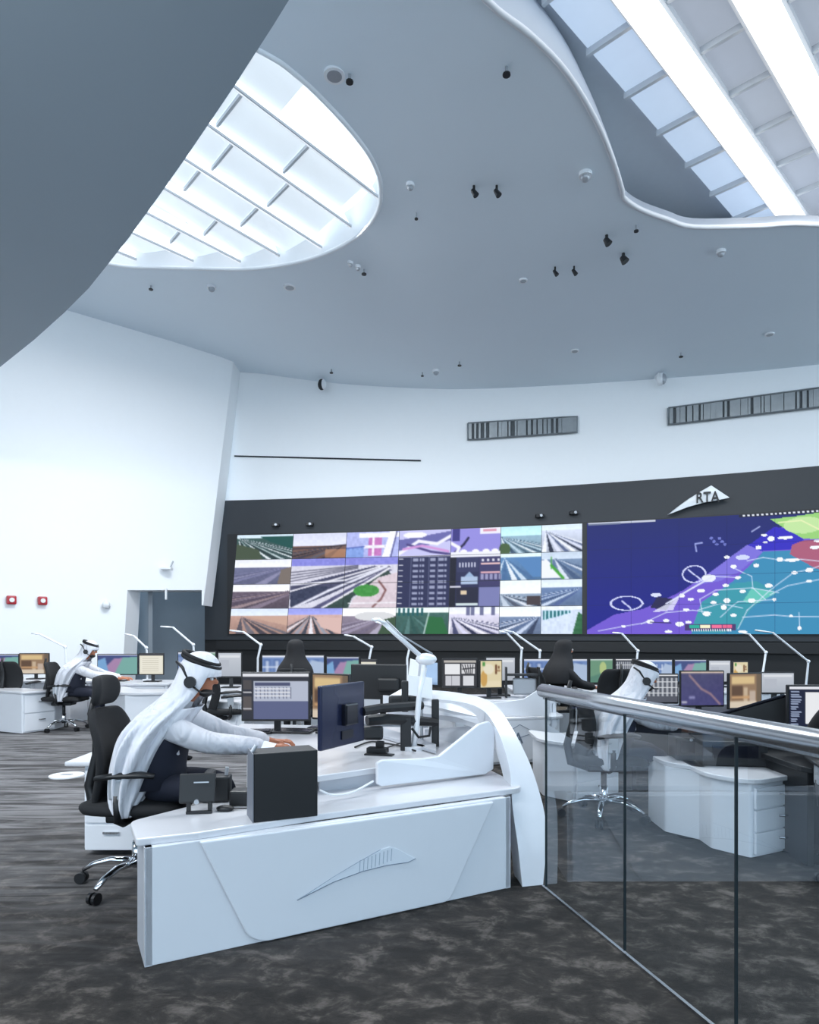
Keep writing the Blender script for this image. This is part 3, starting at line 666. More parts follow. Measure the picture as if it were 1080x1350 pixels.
J.poly(m3((330, 680), (360, 630), (440, 640), (400, 690)), (40, 38, 80)); J.poly(m3((335, 700), (410, 660), (460, 625), (430, 690)), (226, 230, 246), .8); J.ell(*m3((355, 622))[0], 7, 2.5, (214, 220, 250)); J.ell(*m3((590, 548))[0], 9, 5, (230, 236, 250)); J.line(m3((400, 660), (520, 590), (600, 545)), (220, 226, 250), 2)
J.ell(*m3((740, 455))[0], 9, 3, (206, 214, 246)); J.line(m3((530, 400), (535, 430)), (150, 160, 220), 2); J.line(m3((530, 395), (560, 390)), (150, 160, 220), 2)
for i in range(6): J.ell(*m3((600+12*i, 370+(i % 3)*14))[0], 2.4, 1.8, (110, 120, 200))
J.line(m3((780, 340), (815, 318)), (170, 180, 230), 1.5)
J.line(m3((420, 745), (330, 742)), (30, 26, 60), 1); 
q0 = m3((485, 765)); J.rect(m3((485, 780))[0][0], 138, m3((710, 780))[0][0], 146, (70, 60, 110))
for i, c_ in enumerate([(40, 170, 150), (240, 236, 200), (236, 110, 150), (226, 100, 140)]):
    xa = m3((505+48*i, 770))[0][0]; J.rect(xa, 138.5, xa+13, 142.5, c_)
for i in range(18): xa = m3((515+10*i, 780))[0][0]; J.rect(xa, 143.5, xa+1.4, 146.5, (240, 240, 250))
J.rect(2, 0, 90, 2.2, (190, 196, 214)); J.rect(2, 2, 44, 4, (110, 120, 150)); J.rect(200, 0, 345, 4, (30, 34, 54)); [J.rect(205+6*i, 1, 208+6*i, 3, (220, 226, 236)) for i in range(18)]
for x in (58, 121, 184, 247, 310): J.rect(x, 0, x+.8, 150, (30, 36, 110), .2)
for y in (37, 75, 112): J.rect(0, y, 345, y+.8, (30, 36, 110), .15)
vm = thing('video_wall', 'huge screen with a coloured coastal transport map right of the camera pictures', 'video wall', WP(930, 1.4, .1))
inv = PM[vm.name].inverted()
screen_tiles(vm, inv, J.a, 774, 1119, [0, 58, 121, 184, 247, 310, 345], [0, 37, 75, 112, 151])
MB().grid([[WP(p, 4.13, .06) for p in np.linspace(771, 1122, 20)], [WP(p, 1.37, .06) for p in np.linspace(771, 1122, 20)]]).build('backing', M_BLK, vm, world=True, solid=.04)

# text helper
def text_mesh(s, size, depth, bold=0):
    c = bpy.data.curves.new('t', 'FONT'); c.body = s; c.size = size; c.extrude = depth; c.align_x = 'CENTER'; c.align_y = 'CENTER'; c.offset = bold
    o = bpy.data.objects.new('t', c); COL.objects.link(o); dg = bpy.context.evaluated_depsgraph_get()
    me = bpy.data.meshes.new_from_object(o.evaluated_get(dg)); COL.objects.unlink(o); bpy.data.objects.remove(o); return me
def put_text(s, size, depth, M, m, parent, name='lettering', bold=0):
    me = text_mesh(s, size, depth, bold); me.materials.clear(); me.materials.append(m)
    me.transform((PM[parent.name].inverted() if parent else Matrix()) @ M)
    o = bpy.data.objects.new(name, me); COL.objects.link(o); o.parent = parent; return o
# emblem on the dark wall
e0 = WY(922, 660, .2); t = thing('wall_emblem', 'silver swoosh emblem with three black letters above the map screen', 'emblem', e0)
ep = [(882, 678), (893, 669), (908, 658), (924, 648), (938, 640), (947, 646), (962, 656), (948, 659), (930, 662), (908, 668), (895, 673)]
MB().prism([WY(x, y, .22) for x, y in ep], (0, .1, 0)).build('plate', mat('emblem_silver', (206, 210, 214), .35, .3), t, world=True)
tx = (WP(950, 0)-WP(910, 0)).normalized(); ty = Vector((-.03, 0, 1)).normalized(); tz = tx.cross(ty).normalized(); ty = tz.cross(tx)
Mt = Matrix((( tx.x, ty.x, tz.x, 0), (tx.y, ty.y, tz.y, 0), (tx.z, ty.z, tz.z, 0), (0, 0, 0, 1)))
c_ = WY(933, 656, .27); Mt = Mt @ Matrix.Diagonal((.78, 1, 1, 1)); Mt.translation = c_
put_text('RTA', .34, .01, Mt, M_BLK, t, bold=.004)

# ------------------------------------------------------------------ DESKS
t = thing('control_desk', 'white curved control desk with embossed swoosh in the foreground', 'desk', (-.3, 3.6, 0))
D0 = Vector((-1.11, 2.86, 0)); D1 = Vector((.556, 3.76, 0)); du = (D1-D0).normalized(); dn = Vector((du.y, -du.x, 0)); dback = -dn
DK = lambda px, py, off=0: onplane(px, py, D0+dn*off, dn)
Ltot = (D1-D0).length
MB().prism([D0, D1, D1+Vector((0, 0, .5)), D0+Vector((0, 0, .5))], dback*.04).build('front_panel', M_DESK, t, world=True, bevel=.004)
MB().prism([D0, D0+Vector((-.13, .25, 0)), D0+Vector((-.13, .25, .5)), D0+Vector((0, 0, .5))], du*.03).build('end_panel', M_DESKGR, t, world=True)
MB().prism([D1-du*.03, D1-du*.03+dback*.45, D1-du*.03+dback*.45+Vector((0, 0, .5)), D1-du*.03+Vector((0, 0, .5))], du*.03).build('end_panel', M_DESK, t, world=True)
# plinth shadow gap is the floor contact; raised centre panel with rounded lower corners
def planar(pxs): return [DK(x, y) for x, y in pxs]
raw = [(262, 1107), (649, 1056), (590, 1187), (572, 1200), (345, 1249), (325, 1233)]
P3 = [DK(x, y) for x, y in raw]
uv = [((p-D0).dot(du), max(p.z, .006)) for p in P3]
q = round_poly(uv, [0, 0, .04, .08, .1, .06], 6)
MB().prism([D0+du*p.x+Vector((0, 0, min(p.y, .5)))+dn*.0 for p in q], dn*.022).build('raised_panel', M_DESK, t, world=True, bevel=.008)
em = [(392, 1187), (408, 1177), (440, 1156), (470, 1138), (502, 1120), (513, 1116), (522, 1118), (548, 1132), (538, 1137), (510, 1141), (478, 1149), (440, 1163), (412, 1177)]
emo = MB().prism([DK(x, y, .022) for x, y in em], dn*.006).build('emblem', mat('emblem_white', (222, 228, 236), .3), t, world=True, bevel=.002)
M_LINE = mat('emblem_line', (150, 164, 180), .5)
for i in range(9):
    x = 474+i*5.2; yb = 1150-i*1.9; MB().tube([DK(x, yb, .029), DK(x+1, yb-16, .029)], .0016, n=5).build('engraved_bar', M_LINE, emo, world=True)
MB().tube([DK(x, y, .029) for x, y in em[:5]], .0018, n=5).build('engraved_line', M_LINE, emo, world=True)
MB().tube([DK(x, y, .029) for x, y in em[7:]+[em[0]]], .0022, n=5).build('engraved_line', mat('emblem_shade', (110, 122, 138), .5), emo, world=True)
# shelf
sh = [F(171, 1083, .53), F(179, 1107, .53), F(262, 1098, .53), F(420, 1074, .53), F(560, 1055, .53), F(692, 1038, .53), F(640, 1012, .53), F(520, 1024, .53), F(330, 1048, .53), F(262, 1060, .53)]
slab([(p.x, p.y) for p in sh], .5, .532, [.05, .02, .0, 0, 0, .08, .05, 0, 0, .1]).build('shelf', M_DESKTOP, t, world=True, bevel=.006)
# worktop and its backboard
wt = [(-.52, 3.62), (-.2, 3.86), (.50, 4.24), (.50, 4.95), (.2, 5.5), (-1.42, 5.75), (-1.36, 5.0), (-1.08, 4.5), (-.86, 4.02)]
slab(wt, .605, .64, [.05, 0, .05, .1, .2, .05, .1, .1, .1]).build('worktop', M_DESKTOP, t, world=True, bevel=.006)
slab([(-.5, 3.75), (.4, 4.18), (.4, 4.3), (-.5, 3.9)], .53, .605, .01).build('riser', M_DESKGR, t, world=True)
slab([(-1.3, 5.45), (.1, 5.3), (.1, 5.36), (-1.3, 5.51)], 0, .605, .005).build('rear_panel', M_DESK, t, world=True)
# white up-sloping side board in front of monitor arms
d1, d2 = 3.78, 4.18
bp_ = [W(x, y, 3.78+(x-498)*.0026) for x, y in [(498, 1006), (498, 1034), (503, 1037), (640, 1021), (651, 1014), (653, 960), (645, 951), (632, 955), (580, 997), (560, 1000), (505, 1002)]]
MB().prism(bp_, dback*.03).build('side_board', M_DESK, t, world=True, bevel=.006)
# inner well between board and fin
MB().prism([W(560, 962, 5.1), W(648, 955, 4.5), W(652, 990, 4.3), W(560, 990, 5.0)], (0, .03, 0)).build('inner_panel', M_DESKGR, t, world=True)
# sweeping fin (arch): rows of left/right edges
fin = [((689, 1171, 3.77), (716, 1169, 3.80)), ((683, 1115, 3.79), (720, 1115, 3.84)), ((676, 1064, 3.83), (718, 1072, 3.9)), ((673, 1020, 3.9), (706, 1027, 3.97)), ((665, 987, 4.0), (695, 998, 4.05)), ((652, 955, 4.15), (676, 961, 4.18)), ((636, 936, 4.3), (654, 930, 4.34)), ((610, 926, 4.55), (628, 918, 4.6)), ((560, 920, 4.9), (585, 911, 4.95)), ((512, 918, 5.15), (530, 908, 5.2))]
def sm(rows, n=5):
    A = smooth_open([W(*r[0]) for r in rows], n); B = smooth_open([W(*r[1]) for r in rows], n); return A, B
def smooth_open(pts, n=5):
    out = []; N = len(pts)
    for i in range(N-1):
        p0, p1_, p2_, p3 = [Vector(pts[min(max(i+k-1, 0), N-1)]) for k in range(4)]
        for k in range(n):
            u = k/n; out.append(.5*((2*p1_)+(p2_-p0)*u+(2*p0-5*p1_+4*p2_-p3)*u*u+(3*p1_-p0-3*p2_+p3)*u**3))
    out.append(Vector(pts[-1])); return out
A, B = sm(fin)
MB().grid([[a, b] for a, b in zip(A, B)]).build('side_fin', M_DESK, t, world=True, smooth=True)
A2 = [a+Vector((-.01, .16, -.10 if a.z < .9 else -.16)) for a in A]
for a in A2: a.z = max(a.z, .0)
MB().grid([[a, b] for a, b in zip(A, A2)]).build('fin_inner_face', M_DESK, t, world=True, smooth=True)
B2 = [b+Vector((-.03, .18, -.08)) for b in B]
for a in B2: a.z = max(a.z, 0)
MB().grid([[a, b] for a, b in zip(B, B2)]).build('fin_outer_face', M_DESK, t, world=True, smooth=True)
# low backboard under the fin's far half
MB().prism([W(505, 917, 5.15), W(604, 924, 4.62), W(650, 950, 4.28), W(652, 962, 4.28), W(600, 945, 4.62), W(505, 935, 5.15)], (0, .03, 0)).build('back_board', M_DESK, t, world=True)

# generic white console desk from photo footprint
def console(label, fp, h, ov=.06, drawer=None, group=None, top_r=.12, rear=0.9, panel=None, logo=None, toph=None):
    pts = [F(x, y) for x, y in fp]; c = sum(pts, Vector())/len(pts)
    t = thing('console_desk', label, 'desk', (c.x, c.y, 0), 0, group)
    front = pts; back = [p+Vector((0, rear, 0)) for p in pts[::-1]]
    foot = [(p.x, p.y) for p in front+back]
    slab(foot, 0.01, h-.03, .02).build('cabinet_body', M_DESK, t, world=True)
    cc = Vector((sum(p[0] for p in foot)/len(foot), sum(p[1] for p in foot)/len(foot)))
    big_ = []
    for p in foot:
        v = Vector(p)-cc; big_.append(tuple(cc+v*(1+ov/max(v.length, .2))))
    slab(big_, h-.03, h, top_r).build('desk_top', M_DESKTOP, t, world=True, bevel=.006)
    if drawer is not None:
        a, b, nd = drawer; a = pts[a]; b = pts[b]; u = (b-a).normalized(); n = Vector((u.y, -u.x, 0))
        if n.y > 0: n = -n
        L_ = (b-a).length; hh = (h-.08)/nd
        for i in range(nd):
            z0 = .03+i*hh; o_ = a+u*L_*.05+n*.002
            dr = MB().prism([o_+Vector((0, 0, z0)), o_+u*L_*.9+Vector((0, 0, z0)), o_+u*L_*.9+Vector((0, 0, z0+hh-.012)), o_+Vector((0, 0, z0+hh-.012))], n*.018).build('drawer', M_DESK, t, world=True, bevel=.003)
            hc = o_+u*L_*.5+n*.03+Vector((0, 0, z0+hh*.6))
            MB().tube([hc-u*.05, hc-u*.03+n*.02, hc+u*.03+n*.02, hc+u*.05], .008, n=6).build('handle', M_STEEL, dr, world=True)
    if panel is not None:
        a, b = pts[panel[0]], pts[panel[1]]; u = (b-a).normalized(); n = Vector((u.y, -u.x, 0)); L_ = (b-a).length
        if n.y > 0: n = -n
        q_ = round_poly([(L_*.08, h-.03), (L_*.92, h-.03), (L_*.74, .03), (L_*.24, .03)], [0, 0, .1, .1])
        MB().prism([a+u*p.x+Vector((0, 0, p.y))+n*.001 for p in q_], n*.018).build('raised_panel', M_DESK, t, world=True, bevel=.005)
        if logo:
            Mx = Matrix(((u.x, 0, n.x, 0), (u.y, 0, n.y, 0), (0, 1, 0, 0), (0, 0, 0, 1))); Mx.translation = a+u*L_*.5+n*.024+Vector((0, 0, h*.55))
            put_text('RTA', .17, .003, Mx, mat('emblem_shade', (110, 122, 138), .5), t)
            ee = [(-.3, -.1), (-.05, .06), (.12, .15), (.3, .06), (.08, .0)]
            MB().tube([a+u*(L_*.5+x_)+n*.022+Vector((0, 0, h*.55+z_)) for x_, z_ in ee], .004, n=5).build('engraved_line', mat('emblem_shade', (110, 122, 138), .5), t, world=True)
    return t, c
console('white console desk at the far left edge with a rounded drawer front', [(-70, 958), (29, 968), (73, 962)], .59, drawer=(1, 2, 2), top_r=.1, rear=.45)
console('white bow-fronted desk behind the seated man, left', [(138, 962), (165, 972), (225, 970), (246, 958)], .60, rear=.6, top_r=.2)
console('white desk between the near man and the dual monitors', [(262, 985), (322, 990)], .58, rear=.5, panel=(0, 1))
console('white desk with engraved swoosh lettering behind the sweeping fin', [(600, 1012), (738, 1004)], .50, rear=.5, panel=(0, 1), logo=True)
console('white drawer desk seen through the first glass panel', [(716, 1050), (756, 1059), (816, 1046)], .50, drawer=(1, 2, 3), rear=.5, top_r=.1)
console('white desk pedestal under the black tower, behind the glass joint', [(877, 1098), (936, 1112)], .50, rear=.35, ov=.02)
console('white three-drawer desk unit seen through the glass at right', [(938, 1120), (990, 1133), (1058, 1118)], .50, drawer=(1, 2, 3), rear=.5, top_r=.14)
def bench(label, px0, px1, d0, d1, h=.64, m=M_DESK, front=True):
    xa, xb = (px0-540)*d0/900, (px1-540)*d0/900; c = ((xa+xb)/2, (d0+d1)/2, 0); t = thing('console_bench', label, 'desk', c)
    w_, dp = xb-xa, d1-d0
    slab([(-w_/2, -dp/2), (w_/2, -dp/2), (w_/2, dp/2), (-w_/2, dp/2)], h-.035, h, .1).build('desk_top', M_DESKTOP if m is M_DESK else m, t, bevel=.006)
    for s_ in (-1, 1): MB().box((s_*(w_/2-.05), 0, (h-.035)/2), (.04, dp*.9, h-.035), bev=.006).build('side_panel', m, t)
    y = -dp/2+.06 if front else dp/2-.06
    n = max(1, round(w_/1.6))
    for i in range(n): MB().box((-w_/2+.07+(w_-.14)*(i+.5)/n, y, (h-.035)/2), ((w_-.14)/n-.012, .03, h-.04), bev=.006).build('front_panel', m, t)
bench('long white bench under the rear monitors at right of centre', 680, 1035, 8.95, 10.1)
bench('long white bench under the rear monitors left of centre', 232, 560, 8.95, 10.1)
bench('white bench along the left wall carrying the far left monitors', -60, 120, 10.9, 11.8)
bench('white bench carrying the monitors beside the lobby opening', 128, 222, 10.35, 11.2)
bench('raised white bench under the centre drawing and amber monitors', 555, 738, 7.75, 8.5)
bench('dark-fronted bench under the purple and brown monitors at right', 832, 1085, 6.05, 7.3, m=M_BLK, front=False)
bench('white bench behind the near desk under the black monitor', 430, 575, 5.95, 6.6)
bench('dark desk under the white page monitor at the right edge', 1064, 1240, 4.05, 4.95, h=.6, m=M_BLK, front=False)
# white drawer pedestal behind the near chair
p = F(150, 1130); t = thing('drawer_pedestal', 'low white drawer pedestal on the carpet behind the near chair', 'pedestal', (p.x-.02, p.y+.25, 0))
MB().box((0, 0, .30), (.36, .45, .54), bev=.02).build('cabinet_body', M_DESK, t); MB().box((-.03, -.02, .585), (.5, .5, .03), bev=.01).build('top', M_DESKTOP, t)
for i in range(3): d_ = MB().box((0, -.232, .12+.17*i), (.33, .015, .16), bev=.005).build('drawer', M_DESK, t); MB().box((0, -.245, .15+.17*i), (.1, .015, .012)).build('handle', M_STEEL, d_)
# black side unit and dark screen panel on the right
t = thing('privacy_screen', 'dark sloping privacy panel between desks at right', 'screen', W(1000, 970, 4.9))
MB().prism([W(908, 955, 5.0), W(1035, 918, 4.75), W(1120, 918, 4.6), W(1120, 1010, 4.6), W(908, 985, 5.0)], (.02, .05, 0)).build('panel', M_BLK, t, world=True)
MB().tube([W(908, 954, 5.0), W(1035, 917, 4.75), W(1120, 917, 4.6)], .012).build('edge_trim', M_BLKG, t, world=True)
for lx in (920, 1100):
    pp = W(lx, 980, 4.98 if lx < 1000 else 4.66); MB().tube([Vector((pp.x, pp.y+.03, 0)), pp], .02).build('post', M_BLK, t, world=True)

# ------------------------------------------------------------------ MONITORS
def screen_img(style, n=64, m=40):
    J = Img(n, m, (40, 42, 56)); rr = np.random.randint  # pale top rows paint in the light caught by the upper bezel
    if style == 'ui':
        J.rect(0, 0, n, m, (38, 40, 50)); J.rect(0, 0, n, 3, (236, 238, 246)); J.rect(11, 7, n-1, 24, (186, 194, 214)); J.rect(12, 8, 46, 11, (70, 76, 110))
        for i in range(10): J.rect(13+3.6*i, 12, 14+3.6*i, 22, (110, 116, 140))
        for i in range(3): J.rect(12, 13+3*i, 46, 13.7+3*i, (236, 238, 246))
        J.rect(11, 24, n-1, m, (88, 96, 136)); J.rect(1, 6, 9, 14, (70, 66, 66)); J.rect(1, 16, 9, 17, (200, 200, 206)); J.rect(1, 20, 9, 32, (84, 78, 76)); J.rect(1, 30, 9, 31, (190, 190, 196))
    elif style == 'map':
        J.rect(0, 0, n, m, (60, 74, 130)); J.poly([(0, m), (26, 8), (n, 4), (n, m)], (170, 134, 176)); J.poly([(26, m), (40, 6), (n, 4), (n, m)], (120, 176, 168)); J.rect(0, 0, n, 2, (236, 240, 248)); J.poly([(0, 12), (12, 6), (18, m), (0, m)], (120, 170, 220))
    elif style == 'green':
        J.rect(0, 0, n, m, (104, 150, 120)); J.ell(36, 16, 10, 12, (180, 200, 130)); J.rect(0, 0, n, 2, (225, 235, 235)); J.poly([(0, 30), (30, 24), (n, 34), (n, m), (0, m)], (80, 130, 110))
    elif style == 'doc':
        J.rect(0, 0, n, m, (240, 236, 216)); J.rect(0, 0, n, 4, (60, 60, 66)); J.rect(3, 6, n-3, m-4, (246, 242, 226))
        for i in range(7): J.rect(8, 9+4*i, n-12, 10+4*i, (206, 200, 180))
    elif style == 'photo':
        J.rect(0, 0, n, m, (150, 120, 90)); J.rect(4, 3, 50, 12, (226, 196, 140)); J.rect(4, 14, 26, 30, (92, 66, 46)); J.rect(28, 16, 36, 32, (204, 180, 150)); J.rect(40, 20, 52, 34, (196, 176, 160)); J.rect(0, 32, n, m, (224, 208, 186)); J.rect(54, 0, n, m, (110, 92, 72)); J.rect(4, 26, 40, 29, (206, 160, 110))
    elif style == 'amber':
        J.rect(0, 0, n, m, (232, 218, 176)); J.ell(10, 26, 10, 12, (206, 150, 60), .8); J.ell(24, 12, 16, 8, (240, 232, 206)); J.rect(44, 6, 50, 20, (110, 70, 40)); J.rect(52, 8, 58, 12, (130, 90, 60)); J.rect(6, 2, 14, 8, (80, 150, 70)); J.rect(20, 30, 60, 38, (240, 226, 190)); J.rect(44, 14, 60, 16, (140, 96, 60))
    elif style == 'purple':
        J.vgrad(0, 0, n, m, (70, 70, 110), (66, 64, 120)); J.line([(12, 4), (30, 20), (44, 26), (58, 38)], (206, 160, 150), 1.6); J.rect(0, 0, n, 2, (236, 214, 190)); J.noise(10); J.ell(16, 30, 5, 2, (140, 140, 190)); J.rect(1, m-5, 9, m-3, (220, 220, 230))
    elif style == 'win':
        J.rect(0, 0, n, m, (52, 52, 56)); J.rect(2, 2, n-2, 5, (190, 186, 180)); J.rect(4, 7, 32, 22, (244, 246, 250)); J.rect(35, 7, 60, 21, (226, 226, 230))
        for i in range(5): J.line([(36+5*i, 8), (42+3*i, 20)], (30, 30, 34), 1.6)
        J.line([(36, 14), (60, 12)], (30, 30, 34), 1.6); J.rect(5, 24, 32, 38, (210, 212, 220)); J.rect(38, 24, 58, 38, (226, 228, 234)); J.rect(16, 24, 17, 38, (120, 120, 130))
    elif style == 'grid':
        J.rect(0, 0, n, m, (70, 74, 84)); J.rect(0, 0, n, 2, (240, 242, 246))
        for i in range(9): J.rect(3+7*i, 5, 8+7*i, m-6, (132, 138, 150)); J.rect(5+7*i, 5, 5.8+7*i, m-6, (220, 224, 230))
        for y in (10, 18, 26): J.rect(0, y, n, y+1, (226, 230, 236))
        J.rect(0, m-9, n, m, (84, 88, 100))
    elif style == 'dark':
        J.rect(0, 0, n, m, (20, 26, 52)); J.rect(0, 0, n, 3, (240, 242, 250)); J.rect(16, 6, 58, m-3, (246, 248, 252))
        for i in range(14): J.rect(2, 5+2.4*i, 4+rr(3, 10), 6+2.4*i, (170, 186, 220))
    elif style == 'blue':
        J.rect(0, 0, n, m, (110, 140, 196)); J.rect(0, 0, n, 3, (236, 240, 250)); 
        for i in range(6): J.rect(2+10*i, 6, 9+10*i, m, (80, 110, 170)); J.rect(4+10*i, 8, 7+10*i, m, (200, 214, 240))
        J.rect(0, 16, n, 18, (220, 230, 250)); J.poly([(36, m), (50, 6), (n, 10), (n, m)], (176, 196, 226))
    elif style == 'grey':
        J.vgrad(0, 0, n, m, (206, 212, 222), (176, 184, 196)); J.rect(4, 4, n-4, 8, (230, 234, 240)); J.rect(6, 12, 30, 30, (186, 192, 204))
    a = J.a
    if style in ('map', 'green', 'photo', 'amber', 'purple', 'blue'):
        for _ in range(2): b = np.pad(a, ((1, 1), (1, 1), (0, 0)), 'edge'); a = (b[:-2, 1:-1]+b[2:, 1:-1]+b[1:-1, :-2]+b[1:-1, 2:]+a)/5
    return a*.92+12
def monitor(px0, px1, y0, y1, d, style, label, yaw=0, desk_z=.64, group=None, back=None):
    wd = (px1-px0)*d/900/max(.3, math.cos(yaw)); h = (y1-y0)*d/900; c = W((px0+px1)/2, y1, d)
    t = thing('monitor', label, 'monitor', (c.x, c.y, desk_z), yaw, group)
    zb = max(.06, c.z-desk_z)
    MB().box((0, .015, zb+h/2), (wd, .03, h), bev=.008).build('housing', M_BLK, t)
    im = screen_img(style); m_ = .012
    picture('screen', lambda u, v: (-wd/2+m_+(wd-2*m_)*u, -.003, zb+h-m_-(h-2.4*m_)*v), im, t)
    MB().box((0, .05, zb+h*.5), (wd*.3, .04, h*.34), bev=.01).build('rear_cover', M_BLK, t)
    MB().box((0, .075, zb*.5+h*.2), (.05, .02, zb+h*.4)).build('stand_neck', M_BLK, t)
    MB().box((0, .06, .008), (.24, .18, .016), bev=.006).build('stand_base', M_BLK, t)
    return t
monitor(318, 409, 886, 951, 5.2, 'ui', 'near monitor facing us with spreadsheet windows on screen', R(0))
monitor(409, 462, 888, 950, 5.15, 'photo', 'dim brown-toned monitor half hidden behind the dark one', R(-28))
ml = [(345, 428, 867, 905, 9.5, 'blue', 'wide blue-striped monitor behind the woman in black, left', 0), (430, 474, 867, 903, 9.5, 'map', 'pastel map monitor right of the blue-striped one', 0), (475, 497, 869, 901, 9.5, 'doc', 'cream document monitor right of the pastel map', R(-10)),
      (-22, 25, 862, 890, 11.3, 'map', 'map monitor cut by the left frame edge', 0), (26, 64, 861, 889, 11.3, 'photo', 'brown picture monitor at far left', R(5)), (128, 182, 862, 890, 10.8, 'map', 'map monitor right of the far seated man', 0), (183, 216, 861, 890, 10.7, 'doc', 'blank cream monitor with thick black frame', 0),
      (234, 249, 859, 893, 9.5, 'blue', 'narrow blue monitor behind the near man\'s head', 0), (250, 285, 859, 893, 9.5, 'green', 'teal monitor just right of the near man\'s head', 0), (287, 319, 860, 893, 9.5, 'grey', 'pale grey monitor left of the wide blue-striped one', 0),
      (583, 630, 868, 907, 8.0, 'win', 'centre monitor showing white windows and a black line drawing', 0), (632, 663, 870, 908, 7.95, 'amber', 'amber picture monitor in the centre', R(14)), (640, 680, 866, 899, 8.3, 'grey', 'grey monitor behind the amber one', 0),
      (690, 775, 868, 901, 9.5, 'blue', 'wide blue monitor in front of the woman working', 0), (777, 809, 868, 901, 9.5, 'green', 'green map monitor right of the working woman', R(5)), (811, 838, 868, 900, 9.5, 'grid', 'small grey grid monitor behind the white headcloth', 0),
      (840, 887, 869, 900, 9.6, 'blue', 'blue monitor in the rear row behind the right-hand man', 0), (889, 932, 869, 900, 9.6, 'map', 'pastel map monitor in the rear row at right', 0), (934, 964, 870, 900, 9.6, 'grey', 'grey monitor in the rear row at right', 0), (965, 988, 872, 900, 9.5, 'amber', 'amber monitor ending the rear row at right', R(12)),
      (838, 895, 888, 928, 6.7, 'grid', 'grey gridded monitor facing the right-hand man', 0), (896, 956, 888, 936, 6.5, 'purple', 'purple monitor with a pale curved line', R(3)), (958, 1008, 890, 938, 6.3, 'photo', 'brown photo monitor right of the purple one', R(14)),
      (1003, 1048, 886, 915, 7.1, 'grey', 'plain pale monitor behind the dark privacy panel', 0), (1040, 1128, 903, 961, 4.5, 'dark', 'dark monitor with a white page at the right edge', R(-4))]
for a in ml:
    monitor(a[0], a[1], a[2], a[3], a[4], a[5], a[6], a[7], desk_z=.6 if a[5] == 'dark' else .64)
# near monitor seen from behind, on an arm
a0 = W(421, 953, 3.87); a1 = W(478, 932, 4.27); v = a1-a0; yaw = math.atan2(v.y, v.x); c = (a0+a1)/2; wd = Vector((v.x, v.y)).length
t = thing('monitor', 'dark blue-backed monitor on an arm, turned to the near man', 'monitor', (c.x, c.y, .64), yaw, None)
hz0 = c.z-.64; hh = .37
MB().box((0, 0, hz0), (wd, .03, hh), bev=.008).build('housing', mat('monitor_back', (34, 40, 66), .22, .2, var=.1, scale=3), t)
picture('screen', lambda u, v: (wd/2-.012-(wd-.024)*u, .017, hz0+hh/2-.012-(hh-.024)*v), screen_img('ui'), t)
MB().box((0.04, -.03, hz0-.0), (.13, .04, .13), bev=.01).build('mount_plate', M_BLKG, t)
MB().box((.03, -.018, hz0-.12), (.12, .01, .05)).build('port_panel', M_BLKG, t)

# monitor arm rig with posts
t = thing('monitor_mount', 'black multi-joint monitor mount clamped to the near desk', 'monitor arm', (.1, 4.5, .64))
MB().box(W(574, 955, 4.6), (.05, .05, .34), bev=.01).build('post', M_BLK, t, world=True)
MB().tube([W(484, 950, 4.35), W(510, 948, 4.4), W(545, 950, 4.5), W(574, 952, 4.58)], [.045, .05, .05, .04], n=8, flat=.7).build('arm', M_BLK, t, world=True)
MB().tube([W(478, 938, 4.25), W(500, 934, 4.35), W(556, 930, 4.55)], .03, n=8).build('arm', M_BLK, t, world=True)
MB().box(W(535, 968, 4.45), (.07, .06, .22), bev=.01).build('post', M_BLK, t, world=True)
MB().box(W(492, 966, 4.4), (.13, .08, .09), bev=.02).build('clamp', M_BLK, t, world=True)
MB().box(W(540, 925, 4.9), (.3, .08, .09), bev=.02).build('joint', M_BLK, t, world=True)
MB().box(W(534, 918, 4.85), (.05, .05, .22), bev=.01).build('post', M_BLK, t, world=True)
MB().tube([W(543, 960, 4.45), W(552, 972, 4.45), W(566, 970, 4.5), W(568, 958, 4.5)], .009, n=6).build('cable', M_BLK, t, world=True)
MB().prism([F(505, 962, .645), F(575, 985, .645), F(575, 994, .645), F(500, 972, .645)], (0, 0, .02)).build('base_rail', M_DESKGR, t, world=True)
t = thing('monitor', 'black monitor seen from behind past the near monitor arms', 'monitor', (-.28, 6.2, .64), R(-12))
MB().box((0, 0, .32), (.52, .03, .32), bev=.01).build('housing', M_BLK, t); MB().box((.1, -.04, .3), (.2, .06, .12), bev=.02).build('rear_cover', M_BLK, t)
MB().box((.05, -.03, .1), (.05, .03, .2)).build('stand_neck', M_BLK, t); MB().box((.05, 0, .01), (.24, .18, .02)).build('stand_base', M_BLK, t)

# ------------------------------------------------------------------ DESK LAMPS
def lamp(post, elbow, knee, head, d, label, r=.011, base_z=.64, dd=0):
    pb = W(*post, d); el = W(*elbow, d); kn = W(*knee, d-dd); hd = W(*head, d-dd)
    t = thing('desk_lamp', label, 'lamp', (pb.x, pb.y, base_z))
    k = d/8.5 if d > 6 else 1
    MB().tube([(pb.x, pb.y, base_z), (pb.x, pb.y, base_z+.03)], .07, n=16).build('base', M_LAMP, t, world=True)
    MB().tube([(pb.x, pb.y, base_z), pb, el], r*k*1.2, n=8).build('post', M_LAMP, t, world=True)
    MB().ball(el, r*k*2).build('joint', M_LAMP, t, world=True, smooth=True)
    MB().tube([el, kn], r*k*1.1, n=8).build('arm', M_LAMP, t, world=True)
    MB().tube([kn, (kn+hd)/2, hd], [r*k*1.3, r*k*2, r*k*1.7], n=8, flat=.5).build('lamp_head', M_LAMP, t, world=True, smooth=True)
